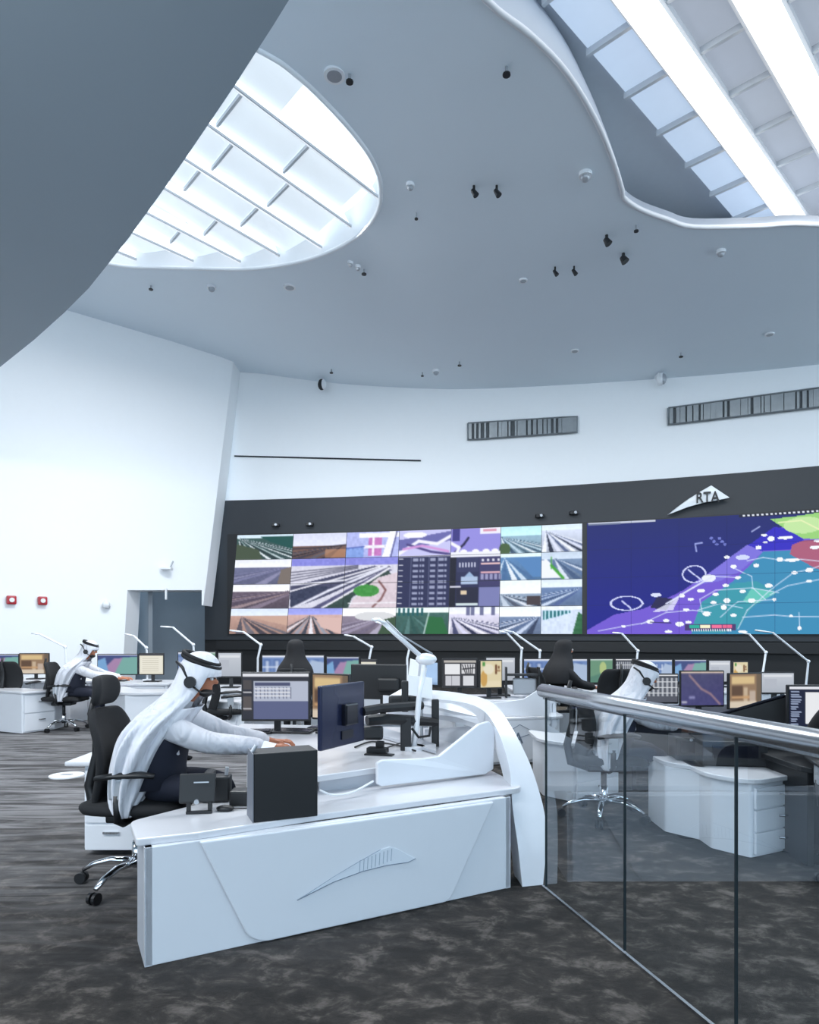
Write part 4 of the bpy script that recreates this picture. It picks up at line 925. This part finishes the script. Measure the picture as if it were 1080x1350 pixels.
L9 = [((256, 866), (255, 850), (228, 827), (212, 826), 9.7, 'white angled desk lamp in front of the lobby opening'), ((194, 864), (193, 854), (176, 838), (165, 836), 10.9, 'pale desk lamp left of the lobby opening lamp'), ((87, 864), (86, 853), (52, 836), (42, 835), 11.3, 'thin desk lamp far left against the white wall'),
      ((340, 868), (344, 850), (321, 833), (303, 831), 9.8, 'white desk lamp under the screen matrix left corner'), ((487, 868), (490, 853), (466, 839), (454, 837), 9.8, 'white desk lamp left of the centre arms'), ((537, 868), (540, 855), (508, 824), (494, 819), 9.7, 'slim white desk lamp just left of the big lamp'),
      ((687, 870), (688, 855), (668, 834), (658, 832), 9.8, 'left of the two crossed lamps below the joint of the screens'), ((711, 880), (712, 858), (676, 833), (664, 831), 9.6, 'right of the two crossed lamps below the joint of the screens'), ((840, 868), (841, 858), (820, 835), (808, 834), 9.8, 'white desk lamp above the right-hand headcloth'),
      ((1006, 886), (1010, 860), (988, 836), (978, 834), 9.8, 'white desk lamp below the map, left of the last one'), ((1063, 902), (1066, 872), (1019, 834), (996, 831), 7.0, 'largest white desk lamp at the far right')]
for a in L9: lamp(*a)
# big near lamp
t = thing('desk_lamp', 'big white articulated desk lamp standing on the near desk', 'lamp', F(545, 988, .64))
pb = F(545, 988, .64); dd_ = pb.y
MB().tube([pb, pb+Vector((0, 0, .025))], .075, n=20).build('base', M_LAMP, t, world=True, smooth=False)
MB().tube([pb, W(549, 960, dd_), W(553, 915, dd_), W(560, 880, dd_)], [.02, .02, .018, .018], n=10).build('post', M_LAMP, t, world=True, smooth=True)
MB().ball(W(562, 869, dd_), (.07, .05, .04)).build('joint', M_LAMP, t, world=True, smooth=True)
MB().tube([W(558, 868, dd_), W(522, 836, dd_-.05), W(505, 820, dd_-.1)], .016, n=8).build('arm', M_LAMP, t, world=True, smooth=True)
MB().tube([W(570, 862, dd_), W(530, 838, dd_-.05), W(510, 818, dd_-.1)], .006, n=6).build('tension_rod', M_SILV, t, world=True, smooth=True)
MB().tube([W(508, 822, dd_-.1), W(500, 817, dd_-.1), W(490, 817, dd_-.1)], [.02, .028, .02], n=10, flat=.5).build('lamp_head', M_LAMP, t, world=True, smooth=True)
# document holders behind the lamp
t = thing('document_holder', 'white document holder with upright sheets beside the big lamp', 'holder', (.1, 4.95, .64))
MB().box(W(560, 990, 4.75), (.2, .12, .02)).build('base', M_WHITEP, t, world=True)
for i, x in enumerate((541, 549, 557)):
    MB().prism([W(x, 868, 5.0), W(x+12, 872, 4.95), W(x+8, 915, 4.95), W(x-5, 912, 5.0)], (0, .01, 0)).build('sheet', M_PAPER, t, world=True)
MB().prism([W(562, 873, 4.9), W(577, 874, 4.85), W(577, 903, 4.85), W(562, 902, 4.9)], (0, .01, 0)).build('blue_sheet', M_TISSUE, t, world=True)
MB().prism([W(539, 890, 4.8), W(570, 894, 4.8), W(570, 922, 4.8), W(539, 916, 4.8)], (0, .02, 0)).build('tray', M_WHITEP, t, world=True)
MB().tube([W(556, 915, 4.85), Vector((W(556, 915, 4.85).x, 4.85, .64))], .012).build('stem', M_SILV, t, world=True)

# ------------------------------------------------------------------ SMALL THINGS ON DESKS
Xf = lambda px, py, z: F(px, py, z)
p0 = F(335, 1085, .532); p1_ = F(419, 1076, .532); u = (p1_-p0).normalized(); n_ = Vector((-u.y, u.x, 0))
t = thing('file_box', 'tall black file box with grey side standing at the front of the near desk', 'box', p0)
H_ = Vector((0, 0, .315)); L_ = (p1_-p0).length
MB().prism([p0, p1_, p1_+H_, p0+H_], n_*.16).build('box_body', M_BLK, t, world=True, bevel=.004)
MB().prism([p0-u*.006, p0-u*.006+n_*.16, p0-u*.006+n_*.13+H_*1.03, p0-u*.006+H_], u*.004).build('side_panel', mat('grey_card', (120, 124, 134), .5), t, world=True)
MB().tube([p0+H_+n_*.06, p0+H_+n_*.06+u*.02+Vector((0, 0, .03))], .01).build('clip', M_SILV, t, world=True)
p = W(352, 984, 3.85); t = thing('tissue_box', 'pale blue tissue box behind the black file box', 'box', (p.x, p.y, .64))
MB().box((0, 0, .05), (.12, .12, .10), rot=R(-30), bev=.008).build('carton', M_TISSUE, t); MB().prism([(-.04, 0, .10), (.03, -.02, .10), (.05, .01, .135), (-.02, .02, .15)], (0, .01, 0)).build('tissue', M_PAPER, t)
# desk phone / tablet stand
p = F(262, 1075, .532); t = thing('phone_stand', 'black tilted phone stand near the left end of the near desk', 'phone', (p.x, p.y+.05, .532), R(8))
Rt = Matrix.Rotation(R(-12), 3, 'X')
MB().box((-.02, 0, .12), (.17, .02, .14), rot=Rt, bev=.008).build('screen_body', M_BLK, t)
MB().box((0, -.015, .15), (.07, .006, .006), rot=Rt).build('logo_strip', M_SILV, t)
MB().box((-.06, -.01, .03), (.02, .02, .08), bev=.004).build('foot', M_BLK, t); MB().box((.04, -.01, .03), (.02, .02, .08), bev=.004).build('foot', M_BLK, t)
MB().box((-.01, -.02, .008), (.12, .02, .012)).build('foot_bar', M_BLK, t); MB().tube([(-.02, -.02, .06), (-.02, -.035, .06)], .012).build('button', M_SILV, t)
p = F(283, 1058, .532); t = thing('desk_phone', 'black desk phone with handset behind the tilted phone stand', 'phone', (p.x, p.y+.03, .532), R(8))
MB().box((0, 0, .07), (.15, .1, .13), bev=.012).build('phone_body', M_BLK, t); MB().box((-.03, -.03, .145), (.05, .16, .03), bev=.012).build('handset', M_BLK, t)
MB().tube([(.05, 0, .13), (.055, 0, .175)], .01).build('antenna', M_SILV, t)
p = F(318, 1060, .532); tag(MB().box((p.x, p.y, .57), (.1, .1, .075), bev=.01).build('desk_cube', M_BLK), 'small black box between the desk phone and the file box', 'box')
p = F(297, 1069, .532); t = thing('mouse', 'black mouse lying on the near desk shelf', 'mouse', (p.x, p.y, .532))
MB().ball((0, 0, .012), (.045, .03, .016)).build('shell', M_BLK, t, smooth=True); MB().tube([(.04, 0, .01), (.1, .03, .006), (.14, .12, .006)], .003, n=6).build('cable', M_BLK, t)
# keyboards
def keyboard(px, py, yaw, label, z=.645):
    p = F(px, py, z); t = thing('keyboard', label, 'keyboard', p, yaw)
    MB().box((0, 0, .008), (.42, .15, .016), bev=.005).build('tray', M_BLK, t)
    for r_ in range(4):
        MB().box((0, -.05+.032*r_, .019), (.39, .024, .008), bev=.003).build('key_row', M_BLKG, t)
keyboard(322, 966, R(4), 'black keyboard on the near desk in front of the spreadsheet monitor')
keyboard(440, 962, R(-8), 'second black keyboard behind the arm-mounted monitor')
p = F(415, 955, .645); t = thing('graphics_tablet', 'flat black tablet on the near desk worktop', 'tablet', (p.x-.1, p.y-.4, .645), R(-8))
MB().box((0, 0, .006), (.3, .22, .012), bev=.004).build('tablet_body', M_BLK, t); MB().box((0, 0, .013), (.26, .18, .002)).build('glass', M_BLKG, t)
def cable(pts, label, r=.006):
    tag(MB().tube(smooth_open([Vector(p) for p in pts], 6), r, n=6).build('cable', M_BLK, smooth=True), label, 'cable')
cable([F(468, 985, .65), F(488, 978, .65), F(510, 980, .65), F(530, 984, .65), F(548, 990, .65)], 'black cable curling across the worktop to the adapter')
cable([F(500, 990, .65), F(515, 984, .65), F(545, 976, .65), F(560, 985, .65)], 'thin black cable looping beside the lamp base', .005)
cable([F(300, 975, .65), F(330, 968, .65), F(350, 962, .65), F(372, 965, .65)], 'black cable lying beside the near keyboard', .005)
tag(MB().tube(smooth_open([W(422, 1042, 3.5), W(440, 1048, 3.55), W(465, 1044, 3.6), W(492, 1030, 3.72)], 6), .006, n=6).build('cable', M_WHITEP, smooth=True), 'grey cable drooping under the worktop edge', 'cable')
p = F(498, 992, .645); t = thing('power_adapter', 'black power adapter lying on the near worktop', 'adapter', (p.x, p.y, .64), R(-15))
MB().box((0, 0, .02), (.13, .07, .035), bev=.006).build('brick', M_BLK, t); MB().box((0, .05, .035), (.05, .04, .07), bev=.006).build('plug', M_BLK, t)
MB().box((.03, -.06, .004), (.18, .06, .008)).build('mat', M_BLK, t)
# pc towers under / on desks at right
def tower(px, py, d, w_, h_, dep, yaw, label, z=None):
    p = W(px, py, d); t = thing('computer_tower', label, 'computer', (p.x, p.y, p.z if z is None else z), yaw)
    MB().box((0, 0, h_/2), (w_, dep, h_), bev=.01).build('case', M_BLK, t); MB().box((0, -dep/2-.003, h_*.6), (w_*.7, .008, h_*.5), bev=.002).build('front_grille', M_BLKG, t)
    MB().tube([(0, -dep/2-.004, h_*.92), (0, -dep/2-.012, h_*.92)], .01).build('power_button', M_SILV, t)
tower(960, 1005, 4.75, .42, .17, .3, R(-8), 'black computer case on the three-drawer desk, behind the glass', z=.5)
tower(905, 995, 4.95, .2, .16, .25, R(-8), 'smaller black computer case left of the wide one', z=.5)
t = thing('document_tray', 'grey and black paper tray right of the amber monitor', 'tray', (W(692, 900, 8.1).x, 8.1, .64), R(-5))
for x in (-.22, .16): MB().box((x, 0, .18), (.02, .2, .36)).build('side_frame', M_BLK, t)
MB().box((-.02, 0, .27), (.38, .2, .02)).build('shelf', M_BLK, t); MB().box((0, .02, .13), (.28, .05, .2), bev=.02).build('paper_stack', M_SILV, t)
# sloped white boards on the centre desk
t = thing('desk_screen_board', 'white upswept end board of the centre desk by the handrail', 'board', W(690, 943, 7.45))
MB().prism([W(x, y, 7.45-(x-650)*.002) for x, y in [(650, 943), (724, 945), (726, 902), (712, 908), (690, 922), (650, 927)]], (0, .03, 0)).build('board', M_DESK, t, world=True, bevel=.005)
MB().prism([W(600, 938, 7.5), W(650, 941, 7.5), W(650, 930, 7.5), W(600, 928, 7.5)], (0, .03, 0)).build('drawer_slot', M_BLK, t, world=True)

p = F(88, 1023); t = thing('floor_outlet', 'oval white floor outlet cover on the carpet at left', 'floor outlet', p)
MB().tube([(0, 0, 0), (0, 0, .012)], .16, n=24).build('cover', M_WHITEP, t); MB().box((0, 0, .014), (.1, .06, .006)).build('flap', M_SILV, t)

# ------------------------------------------------------------------ OFFICE CHAIR
def make_chair(label, group=None):
    t = thing('office_chair', label, 'chair', (0, 0, 0), 0, group)
    for k in range(5):
        a = 2*math.pi*k/5+.63*5; c, s = math.cos(a), math.sin(a); rt = lambda r, z: Vector((c*r, s*r, z))
        lg = MB().tube([rt(.03, .13), rt(.15, .135), rt(.25, .11), rt(.31, .075)], [.028, .024, .02, .016], n=8, flat=.7).build('leg', M_CHROME, t, smooth=True)
        for w_ in (-1, 1):
            o_ = Vector((-s, c, 0))*.016*w_; q_ = rt(.32, .032)
            MB().tube([q_+o_-Vector((-s, c, 0))*.009, q_+o_+Vector((-s, c, 0))*.009], .031, n=14).build('caster', M_BLK, lg)
    MB().tube([(0, 0, .1), (0, 0, .24)], .032, n=12).build('column', M_CHROME, t, smooth=True)
    MB().tube([(0, 0, .22), (0, 0, .38)], .022, n=12).build('gas_lift', M_BLK, t, smooth=True)
    MB().box((0, 0, .385), (.28, .2, .05), bev=.015).build('mechanism', M_BLK, t)
    # seat cushion
    rows = []
    for i, (x, z, hw) in enumerate([(-.24, .45, .17), (-.22, .462, .22), (-.1, .458, .245), (.1, .462, .25), (.2, .462, .24), (.26, .445, .22), (.275, .42, .2)]):
        rows.append([Vector((x, math.copysign(min(abs(q), 1)**.8*hw, q), z+.012*abs(q)**2-(.02 if abs(q) > .98 else 0))) for q in np.linspace(-1, 1, 9)])
    MB().grid(rows).build('seat', M_BLKF, t, smooth=True, solid=.065, sub=1)
    prof = [(-.215, .44, .17), (-.20, .52, .20), (-.165, .63, .225), (-.155, .74, .235), (-.185, .86, .23), (-.225, .95, .20), (-.235, .985, .15)]
    rows = [[Vector((x-.055*abs(q)**2*-1, q*hw, z)) for q in np.linspace(-1, 1, 9)] for x, z, hw in prof]
    bk = MB().grid(rows).build('backrest', M_BLKF, t, smooth=True, solid=.04, sub=1)
    MB().tube([(-.12, 0, .38), (-.25, 0, .42), (-.275, 0, .55), (-.235, 0, .72), (-.235, 0, .84), (-.27, 0, .95), (-.25, 0, 1.04)], [.03, .032, .03, .026, .022, .018, .014], n=8).build('back_spine', M_BLK, t, smooth=True)
    rows = [[Vector((x+.03*abs(q)**2, q*hw, z)) for q in np.linspace(-1, 1, 7)] for x, z, hw in [(-.225, 1.0, .1), (-.205, 1.04, .135), (-.195, 1.09, .14), (-.205, 1.14, .125), (-.22, 1.165, .09)]]
    MB().grid(rows).build('headrest', M_BLKF, t, smooth=True, solid=.05, sub=1)
    for s in (-1, 1):
        ap = MB().tube([(-.1, s*.275, .645), (0, s*.28, .66), (.14, s*.275, .665), (.2, s*.26, .655)], [.03, .038, .038, .028], n=10, flat=.45).build('armrest', M_BLK, t, smooth=True)
        MB().box((.01, s*.28, .59), (.075, .03, .11), bev=.01).build('armrest_sleeve', M_SILV, ap)
        MB().tube([(.01, s*.28, .56), (.01, s*.27, .42), (.0, s*.18, .385), (0, s*.1, .385)], .02, n=8).build('armrest_bracket', M_BLK, ap, smooth=True)
    return t
NEAR = Vector((-1.52, 3.82, 0))
chair = make_chair('black high-backed office chair with chrome base under the near man')
chair.location = NEAR; chair.rotation_euler[2] = R(-2)
def place_chair(x, y, rz, label, head=False):
    c = copy_tree(chair); c.location = (x, y, 0); c.rotation_euler[2] = rz; c['label'] = label
    if not head:
        for ch in list(c.children):
            if ch.name.startswith('headrest'): bpy.data.objects.remove(ch)
    return c

# ------------------------------------------------------------------ PEOPLE
def person_mesh(bones, name='body'):
    """bones: list of (chain of (x,y,z,r), material index, parent chain index, parent vertex)"""
    vs = []; es = []; rad = []; seg = []; idx = []
    for chain, mi, pc, pv in bones:
        ids = []
        prev = None if pc is None else idx[pc][pv]
        for (x, y, z, r_) in chain:
            vs.append((x, y, z)); rad.append(r_); k = len(vs)-1; ids.append(k)
            if prev is not None: es.append((prev, k)); seg.append((prev, k, mi))
            prev = k
        idx.append(ids)
    me = bpy.data.meshes.new(name); me.from_pydata(vs, es, [])
    o = bpy.data.objects.new(name, me); COL.objects.link(o)
    md = o.modifiers.new('skin', 'SKIN'); md.use_smooth_shade = True; md.branch_smoothing = .6
    for i, d_ in enumerate(me.skin_vertices[0].data):
        rr = rad[i]; d_.radius = rr if isinstance(rr, tuple) else (rr, rr)
    me.skin_vertices[0].data[0].use_root = True
    sb = o.modifiers.new('s', 'SUBSURF'); sb.levels = 2; sb.render_levels = 2
    dg = bpy.context.evaluated_depsgraph_get(); out = bpy.data.meshes.new_from_object(o.evaluated_get(dg))
    COL.objects.unlink(o); bpy.data.objects.remove(o)
    V = np.array(vs); cen = np.array([p.center[:] for p in out.polygons]); best = np.full(len(cen), 1e9); mi_ = np.zeros(len(cen), int)
    for a, b, m in seg:
        A = V[a]; B = V[b]; d = B-A; tt = np.clip(((cen-A)@d)/(d@d+1e-9), 0, 1); q = np.linalg.norm(cen-A-tt[:, None]*d, axis=1)/(.6*max(.012, (np.mean(rad[a])+np.mean(rad[b]))/2)+.4*.05)
        k = q < best; best[k] = q[k]; mi_[k] = m
    out.polygons.foreach_set('material_index', mi_); out.polygons.foreach_set('use_smooth', [True]*len(cen))
    return out
def hand(bones, pci, pvi, c, dirv, side, curl=.35, s=1):
    """palm and five fingers; dirv forward, side = thumb direction"""
    c = Vector(c); f = Vector(dirv).normalized(); sd = Vector(side).normalized(); up = f.cross(sd).normalized()
    if up.z > 0: dn_ = -up
    else: dn_ = up
    pi_ = len(bones); palm = c+f*.06
    bones.append(([(*(c+f*.015), (.026, .018)), (*palm, (.036, .016))], 1, pci, pvi))
    for k, (o_, ln) in enumerate([(.028, .072), (.010, .082), (-.010, .076), (-.028, .06)]):
        a = palm+f*.022+sd*o_; b = a+f*ln*.45+dn_*ln*.1; e = b+f*ln*.35+dn_*ln*curl
        bones.append(([(*a, .0095), (*b, .009), (*e, .0075)], 1, pi_, 1))
    a = c+f*.03+sd*.032; b = a+sd*.022+f*.03; e = b+f*.028+dn_*.01
    bones.append(([(*a, .012), (*b, .0105), (*e, .0085)], 1, pi_, 0))
def seated_body(cloth, lower, lean=(.13, .94), head=(.29, 1.13), rh=(.66, .26, .69), lh=(.66, .42, .69), re=(.36, -.13, .80), le=(.40, .36, .76), wide=1.0, legs=True):
    B = []
    sx, sz = lean
    B.append(([(.07, 0, .54, (.13, .16)), (.08, 0, .64, (.115, .155)), (.04+sx*.55, 0, .76, (.105, .16)), (sx, .0, sz-.06, (.095, .17)), (sx+.05, 0, sz+.03, (.085, .11)), (sx+(head[0]-sx)*.5, 0, sz+.09, .058)], 0, None, None))
    # head
    hx, hz_ = head
    B.append(([(hx-.02, 0, hz_-.07, .06), (hx-.005, 0, hz_-.01, (.085, .08)), (hx-.02, 0, hz_+.055, (.092, .082)), (hx-.03, 0, hz_+.10, .055)], 1, 0, 5))
    B.append(([(hx+.045, 0, hz_-.07, .035), (hx+.06, 0, hz_-.085, .022)], 1, 1, 1))      # jaw and chin
    B.append(([(hx+.09, 0, hz_-.015, .014), (hx+.105, 0, hz_-.025, .01)], 1, 1, 1))    # nose
    for s, el, wr in ((-1, re, rh), (1, le, lh)):
        sh_ = Vector((sx+.02, s*.17, sz-.03)); e_ = Vector(el); w_ = Vector(wr); mid = sh_.lerp(e_, .5)
        n0 = len(B)
        B.append(([(*sh_, .078*wide), (*mid, .068*wide), (*e_, .06*wide), (*e_.lerp(w_, .5), .052*wide), (*e_.lerp(w_, .82), .046*wide)], 0, 0, 3))
        f = (w_-e_).normalized()
        B.append(([(*e_.lerp(w_, .86), .026), (*w_, .024)], 1, n0, 4))
        hand(B, n0+1, 1, w_, (f.x, f.y, f.z*.2), (0, -s, 0) if abs(f.y) < .8 else (s, 0, 0))
    if legs:
        for s in (-1, 1):
            B.append(([(.10, s*.09, .55, .088), (.28, s*.11, .56, .08), (.46, s*.13, .54, .066), (.48, s*.13, .42, .058), (.46, s*.13, .24, .048), (.45, s*.13, .09, .038)], 2, 0, 0))
            B.append(([(.48, s*.13, .045, .035), (.56, s*.14, .038, .03), (.63, s*.14, .03, .022)], 3, len(B)-1, 5))
    me = person_mesh(B)
    for m in (cloth, M_SKIN, lower, M_BLK): me.materials.append(m)
    return me
def sc(px, py, dx=0, y=0):     # near man's local coords from photo px
    return Vector(((px-181)*.00424, y, 1.4-(py-835)*.00424))
def make_man(label):
    t = thing('person', label, 'person', (0, 0, 0))
    me = seated_body(M_THOBE, M_NAVY, rh=(.70, .24, .725), lh=(.66, .46, .725), re=(.40, -.08, .80), le=(.42, .36, .78), lean=(.17, .95), head=(.345, 1.145), wide=1.12)
    bd = bpy.data.objects.new('body', me); COL.objects.link(bd); bd.parent = t
    # navy waistcoat: the flanks of the torso under the arm
    vs = []; prof = [(.09, .56, .175, .20), (.10, .66, .155, .19), (.13, .76, .14, .195), (.16, .85, .125, .2)]
    rows = []
    for cx, z, rx, ry in prof:
        rows.append([Vector((cx+rx*math.cos(a), ry*math.sin(a), z)) for a in np.linspace(0, 2*math.pi, 24, endpoint=False)])
    MB().grid(rows, close=True).build('waistcoat', M_NAVY, t, smooth=True, solid=.012)
    # headcloth: rows in photo px (y, left, right), depth radius
    rw = [(859, 258, 268, .03, 0), (862, 250, 277, .075, 0), (869, 242, 285, .105, 0), (880, 237, 290, .118, 0), (893, 233, 290, .122, 0), (905, 226, 284, .128, 0), (918, 215, 275, .14, 0), (930, 200, 266, .19, 0), (942, 186, 256, .25, -.01), (958, 172, 243, .285, -.01), (975, 165, 231, .29, -.015), (995, 161, 221, .27, -.03), (1015, 160, 212, .235, -.06), (1035, 162, 205, .17, -.12), (1052, 167, 198, .08, -.20), (1064, 176, 194, .03, -.23)]
    rows = []; NA = 88
    for i, (y, l, r_, ry, cy) in enumerate(rw):
        c = sc((l+r_)/2, y); rx = (r_-l)/2*.00424; row = []
        for k in range(NA):
            a = 2*math.pi*k/NA; fold = 1+(.075*math.sin(a*11+i*.30)+.04*math.sin(a*17-i*.4))*min(1, max(0, (i-5)/4))
            row.append(Vector((c.x+rx*math.cos(a)*fold, cy+ry*math.sin(a)*fold, c.z)))
        rows.append(row)
    mb = MB(); mb.grid(rows, close=True)
    keep = []
    for fi, f in enumerate(mb.f):
        i, k = fi//NA, fi % NA; a = 2*math.pi*(k+.5)/NA; a = min(a, 2*math.pi-a)
        if 4 <= i <= 6 and a < R(52): continue
        keep.append(f)
    mb.f = keep; mb.f.append(tuple(range(NA)))
    g = mb.build('headcloth', M_GHUT, t, smooth=True, solid=.006, sub=1)
    # agal: two black cords around the crown
    for dz, rr in ((0, 1.0), (.018, .96)):
        pts = []
        for k in range(33):
            a = 2*math.pi*k/32; c = sc(265, 872); cx = math.cos(a)*.098*rr
            pts.append(Vector((c.x+cx, math.sin(a)*.105*rr, c.z+dz-.42*cx+.0)))
        MB().tube(pts, .012, n=8).build('head_cord', M_ABAYA, t, smooth=True)
    # headset
    hp = sc(262, 895); hs = MB().tube([(hp.x-.01, -.108, hp.z-.01), (hp.x-.01, -.14, hp.z-.01)], .032, n=14).build('headset', M_BLK, t)
    MB().tube([(hp.x-.02, -.12, hp.z), (hp.x-.06, -.105, hp.z+.07), (hp.x-.1, -.08, hp.z+.10)], .008, n=6).build('headband', M_BLK, hs, smooth=True)
    MB().tube([(hp.x, -.13, hp.z-.03), (hp.x+.05, -.12, hp.z-.07), (hp.x+.1, -.06, hp.z-.075)], .006, n=6).build('microphone', M_BLK, hs, smooth=True)
    # beard, eyes, brows
    hx, hz_ = .345, 1.145
    MB().ball((hx+.035, 0, hz_-.072), (.038, .05, .03)).build('beard', M_HAIR, t, smooth=True)
    for s in (-1, 1):
        e_ = MB().ball((hx+.078, s*.032, hz_+.005), .012).build('eye', M_WHITEP, t, smooth=True); MB().ball((hx+.088, s*.032, hz_+.004), .006).build('pupil', M_HAIR, e_)
        MB().tube([(hx+.084, s*.015, hz_+.03), (hx+.083, s*.035, hz_+.034), (hx+.074, s*.052, hz_+.03)], .005, n=6).build('eyebrow', M_HAIR, t)
    return t
man = make_man('man in white robe and headcloth leaning over the near desk, headset on')
man.location = NEAR; 
def place_man(x, y, rz, label, s=1):
    c = copy_tree(man); c.location = (x, y, 0); c.rotation_euler[2] = rz; c['label'] = label; c.scale = (s, s, s); return c
m2 = W(86, 900, 9.9); place_man(m2.x, m2.y, R(5), 'man in white robe and headcloth at a desk in the far left')
place_chair(m2.x-.02, m2.y, R(3), 'black office chair under the far left man in white')
place_man(1.46, 5.2, R(-4), 'man in white headcloth behind the handrail, right of centre', .92)
place_chair(1.48, 5.2, R(-4), 'black office chair with chrome base seen through the glass')
q = W(20, 905, 10.35); place_chair(q.x, q.y, R(80), 'empty black office chair turned to the far left monitors')
q = W(300, 905, 8.3); c = place_chair(q.x, q.y, R(20), 'office chair with a red jacket over its backrest')
MB().box((-.24, 0, .93), (.07, .36, .22), bev=.03).build('red_jacket', M_RED, c)
q = W(800, 905, 8.2); place_chair(q.x+.05, q.y, R(100), 'black office chair below the green map monitor')
def make_woman(label, loc, rz):
    t = thing('person', label, 'person', loc, rz)
    me = seated_body(M_ABAYA, M_ABAYA, lean=(.10, .98), head=(.19, 1.19), re=(.30, -.16, .78), le=(.30, .2, .78), rh=(.56, -.1, .72), lh=(.56, .14, .72), wide=1.05)
    bd = bpy.data.objects.new('body', me); COL.objects.link(bd); bd.parent = t
    rows = []; NA = 28
    prof = [(.19, 1.325, .03, .03), (.185, 1.315, .075, .07), (.175, 1.28, .108, .098), (.17, 1.22, .118, .106), (.155, 1.14, .12, .108), (.13, 1.06, .14, .15), (.11, .99, .17, .21), (.09, .90, .18, .235), (.06, .78, .18, .235)]
    for i, (cx, z, rx, ry) in enumerate(prof):
        rows.append([Vector((cx+rx*math.cos(a)*(1+.03*math.sin(7*a+i)), ry*math.sin(a), z)) for a in np.linspace(0, 2*math.pi, NA, endpoint=False)])
    mb = MB().grid(rows, close=True); mb.f = [f for fi, f in enumerate(mb.f) if not (2 <= fi//NA <= 3 and (fi % NA < 4 or fi % NA >= NA-4))]; mb.f.append(tuple(range(NA)))
    mb.build('headscarf', M_ABAYA, t, smooth=True, solid=.006, sub=1)
    for s in (-1, 1): MB().ball((.275, s*.032, 1.195), .011).build('eye', M_WHITEP, t, smooth=True)
    return t
q = W(737, 900, 8.5); w1 = make_woman('woman in black robe and scarf typing at the wide blue monitor', (q.x-.1, q.y, 0), R(12))
place_chair(q.x-.14, q.y, R(10), 'office chair under the woman in black beside the green map monitor')
q = W(390, 900, 8.4); make_woman('woman in black scarf mostly hidden behind the spreadsheet monitor', (q.x, q.y-.1, 0), R(95))
place_chair(q.x, q.y-.1, R(92), 'office chair under the woman hidden behind the spreadsheet monitor')
make_woman('person in black cut off by the right frame edge', (2.62, 3.85, 0), R(78))
place_chair(2.62, 3.85, R(78), 'black office chair under the person in black at the right frame edge')

# ------------------------------------------------------------------ GLASS RAILING
rx = lambda d: 1.697-.256*d
t = thing('glass_railing', 'frameless glass balustrade with brushed steel handrail, right foreground', 'railing', (rx(2.9), 2.9, 0))
js = [3.72, 2.97, 2.31, 1.62, .95]
dirr = Vector((-.256, 1, 0)).normalized(); nr = Vector((dirr.y, -dirr.x, 0))
for a_, b_ in zip(js[:-1], js[1:]):
    A_ = Vector((rx(a_-.004), a_-.004, 0)); B_ = Vector((rx(b_+.004), b_+.004, 0)); th = nr*.006
    MB().add([A_+Vector((0, 0, .012)), B_+Vector((0, 0, .012)), B_+Vector((0, 0, 1.06)), A_+Vector((0, 0, 1.06))], [(0, 1, 2, 3)]).build('glass_panel', M_GLASS, t, world=True)
M_EDGE = mat('glass_edge', (40, 48, 52), .2, var=.1)
for k, j in enumerate(js[:-1]):
    A_ = Vector((rx(j), j, 0)); MB().box(A_+Vector((0, 0, .54)), (.012, .004, 1.04), rot=R(14)).build('panel_edge', M_EDGE, t, world=True)
pr = [Vector((rx(y_), y_, 1.085)) for y_ in (3.76, 3.0, 2.0, .9)]
MB().tube(pr, .037, n=24).build('handrail', M_STEEL, t, world=True, smooth=True)
MB().prism([Vector((rx(3.76), 3.76, 1.038)), Vector((rx(3.76)+.02, 3.765, 1.038)), Vector((rx(3.76)+.02, 3.765, 1.055)), Vector((rx(3.76), 3.76, 1.055))], Vector((rx(.9), .9, 0))-Vector((rx(3.76), 3.76, 0))).build('glass_channel', M_STEEL, t, world=True)
MB().prism([Vector((rx(3.76)-.006, 3.76, 0)), Vector((rx(3.76)+.008, 3.765, 0)), Vector((rx(3.76)+.008, 3.765, .012)), Vector((rx(3.76)-.006, 3.76, .012))], Vector((rx(.9), .9, 0))-Vector((rx(3.76), 3.76, 0))).build('base_channel', M_STEEL, t, world=True)
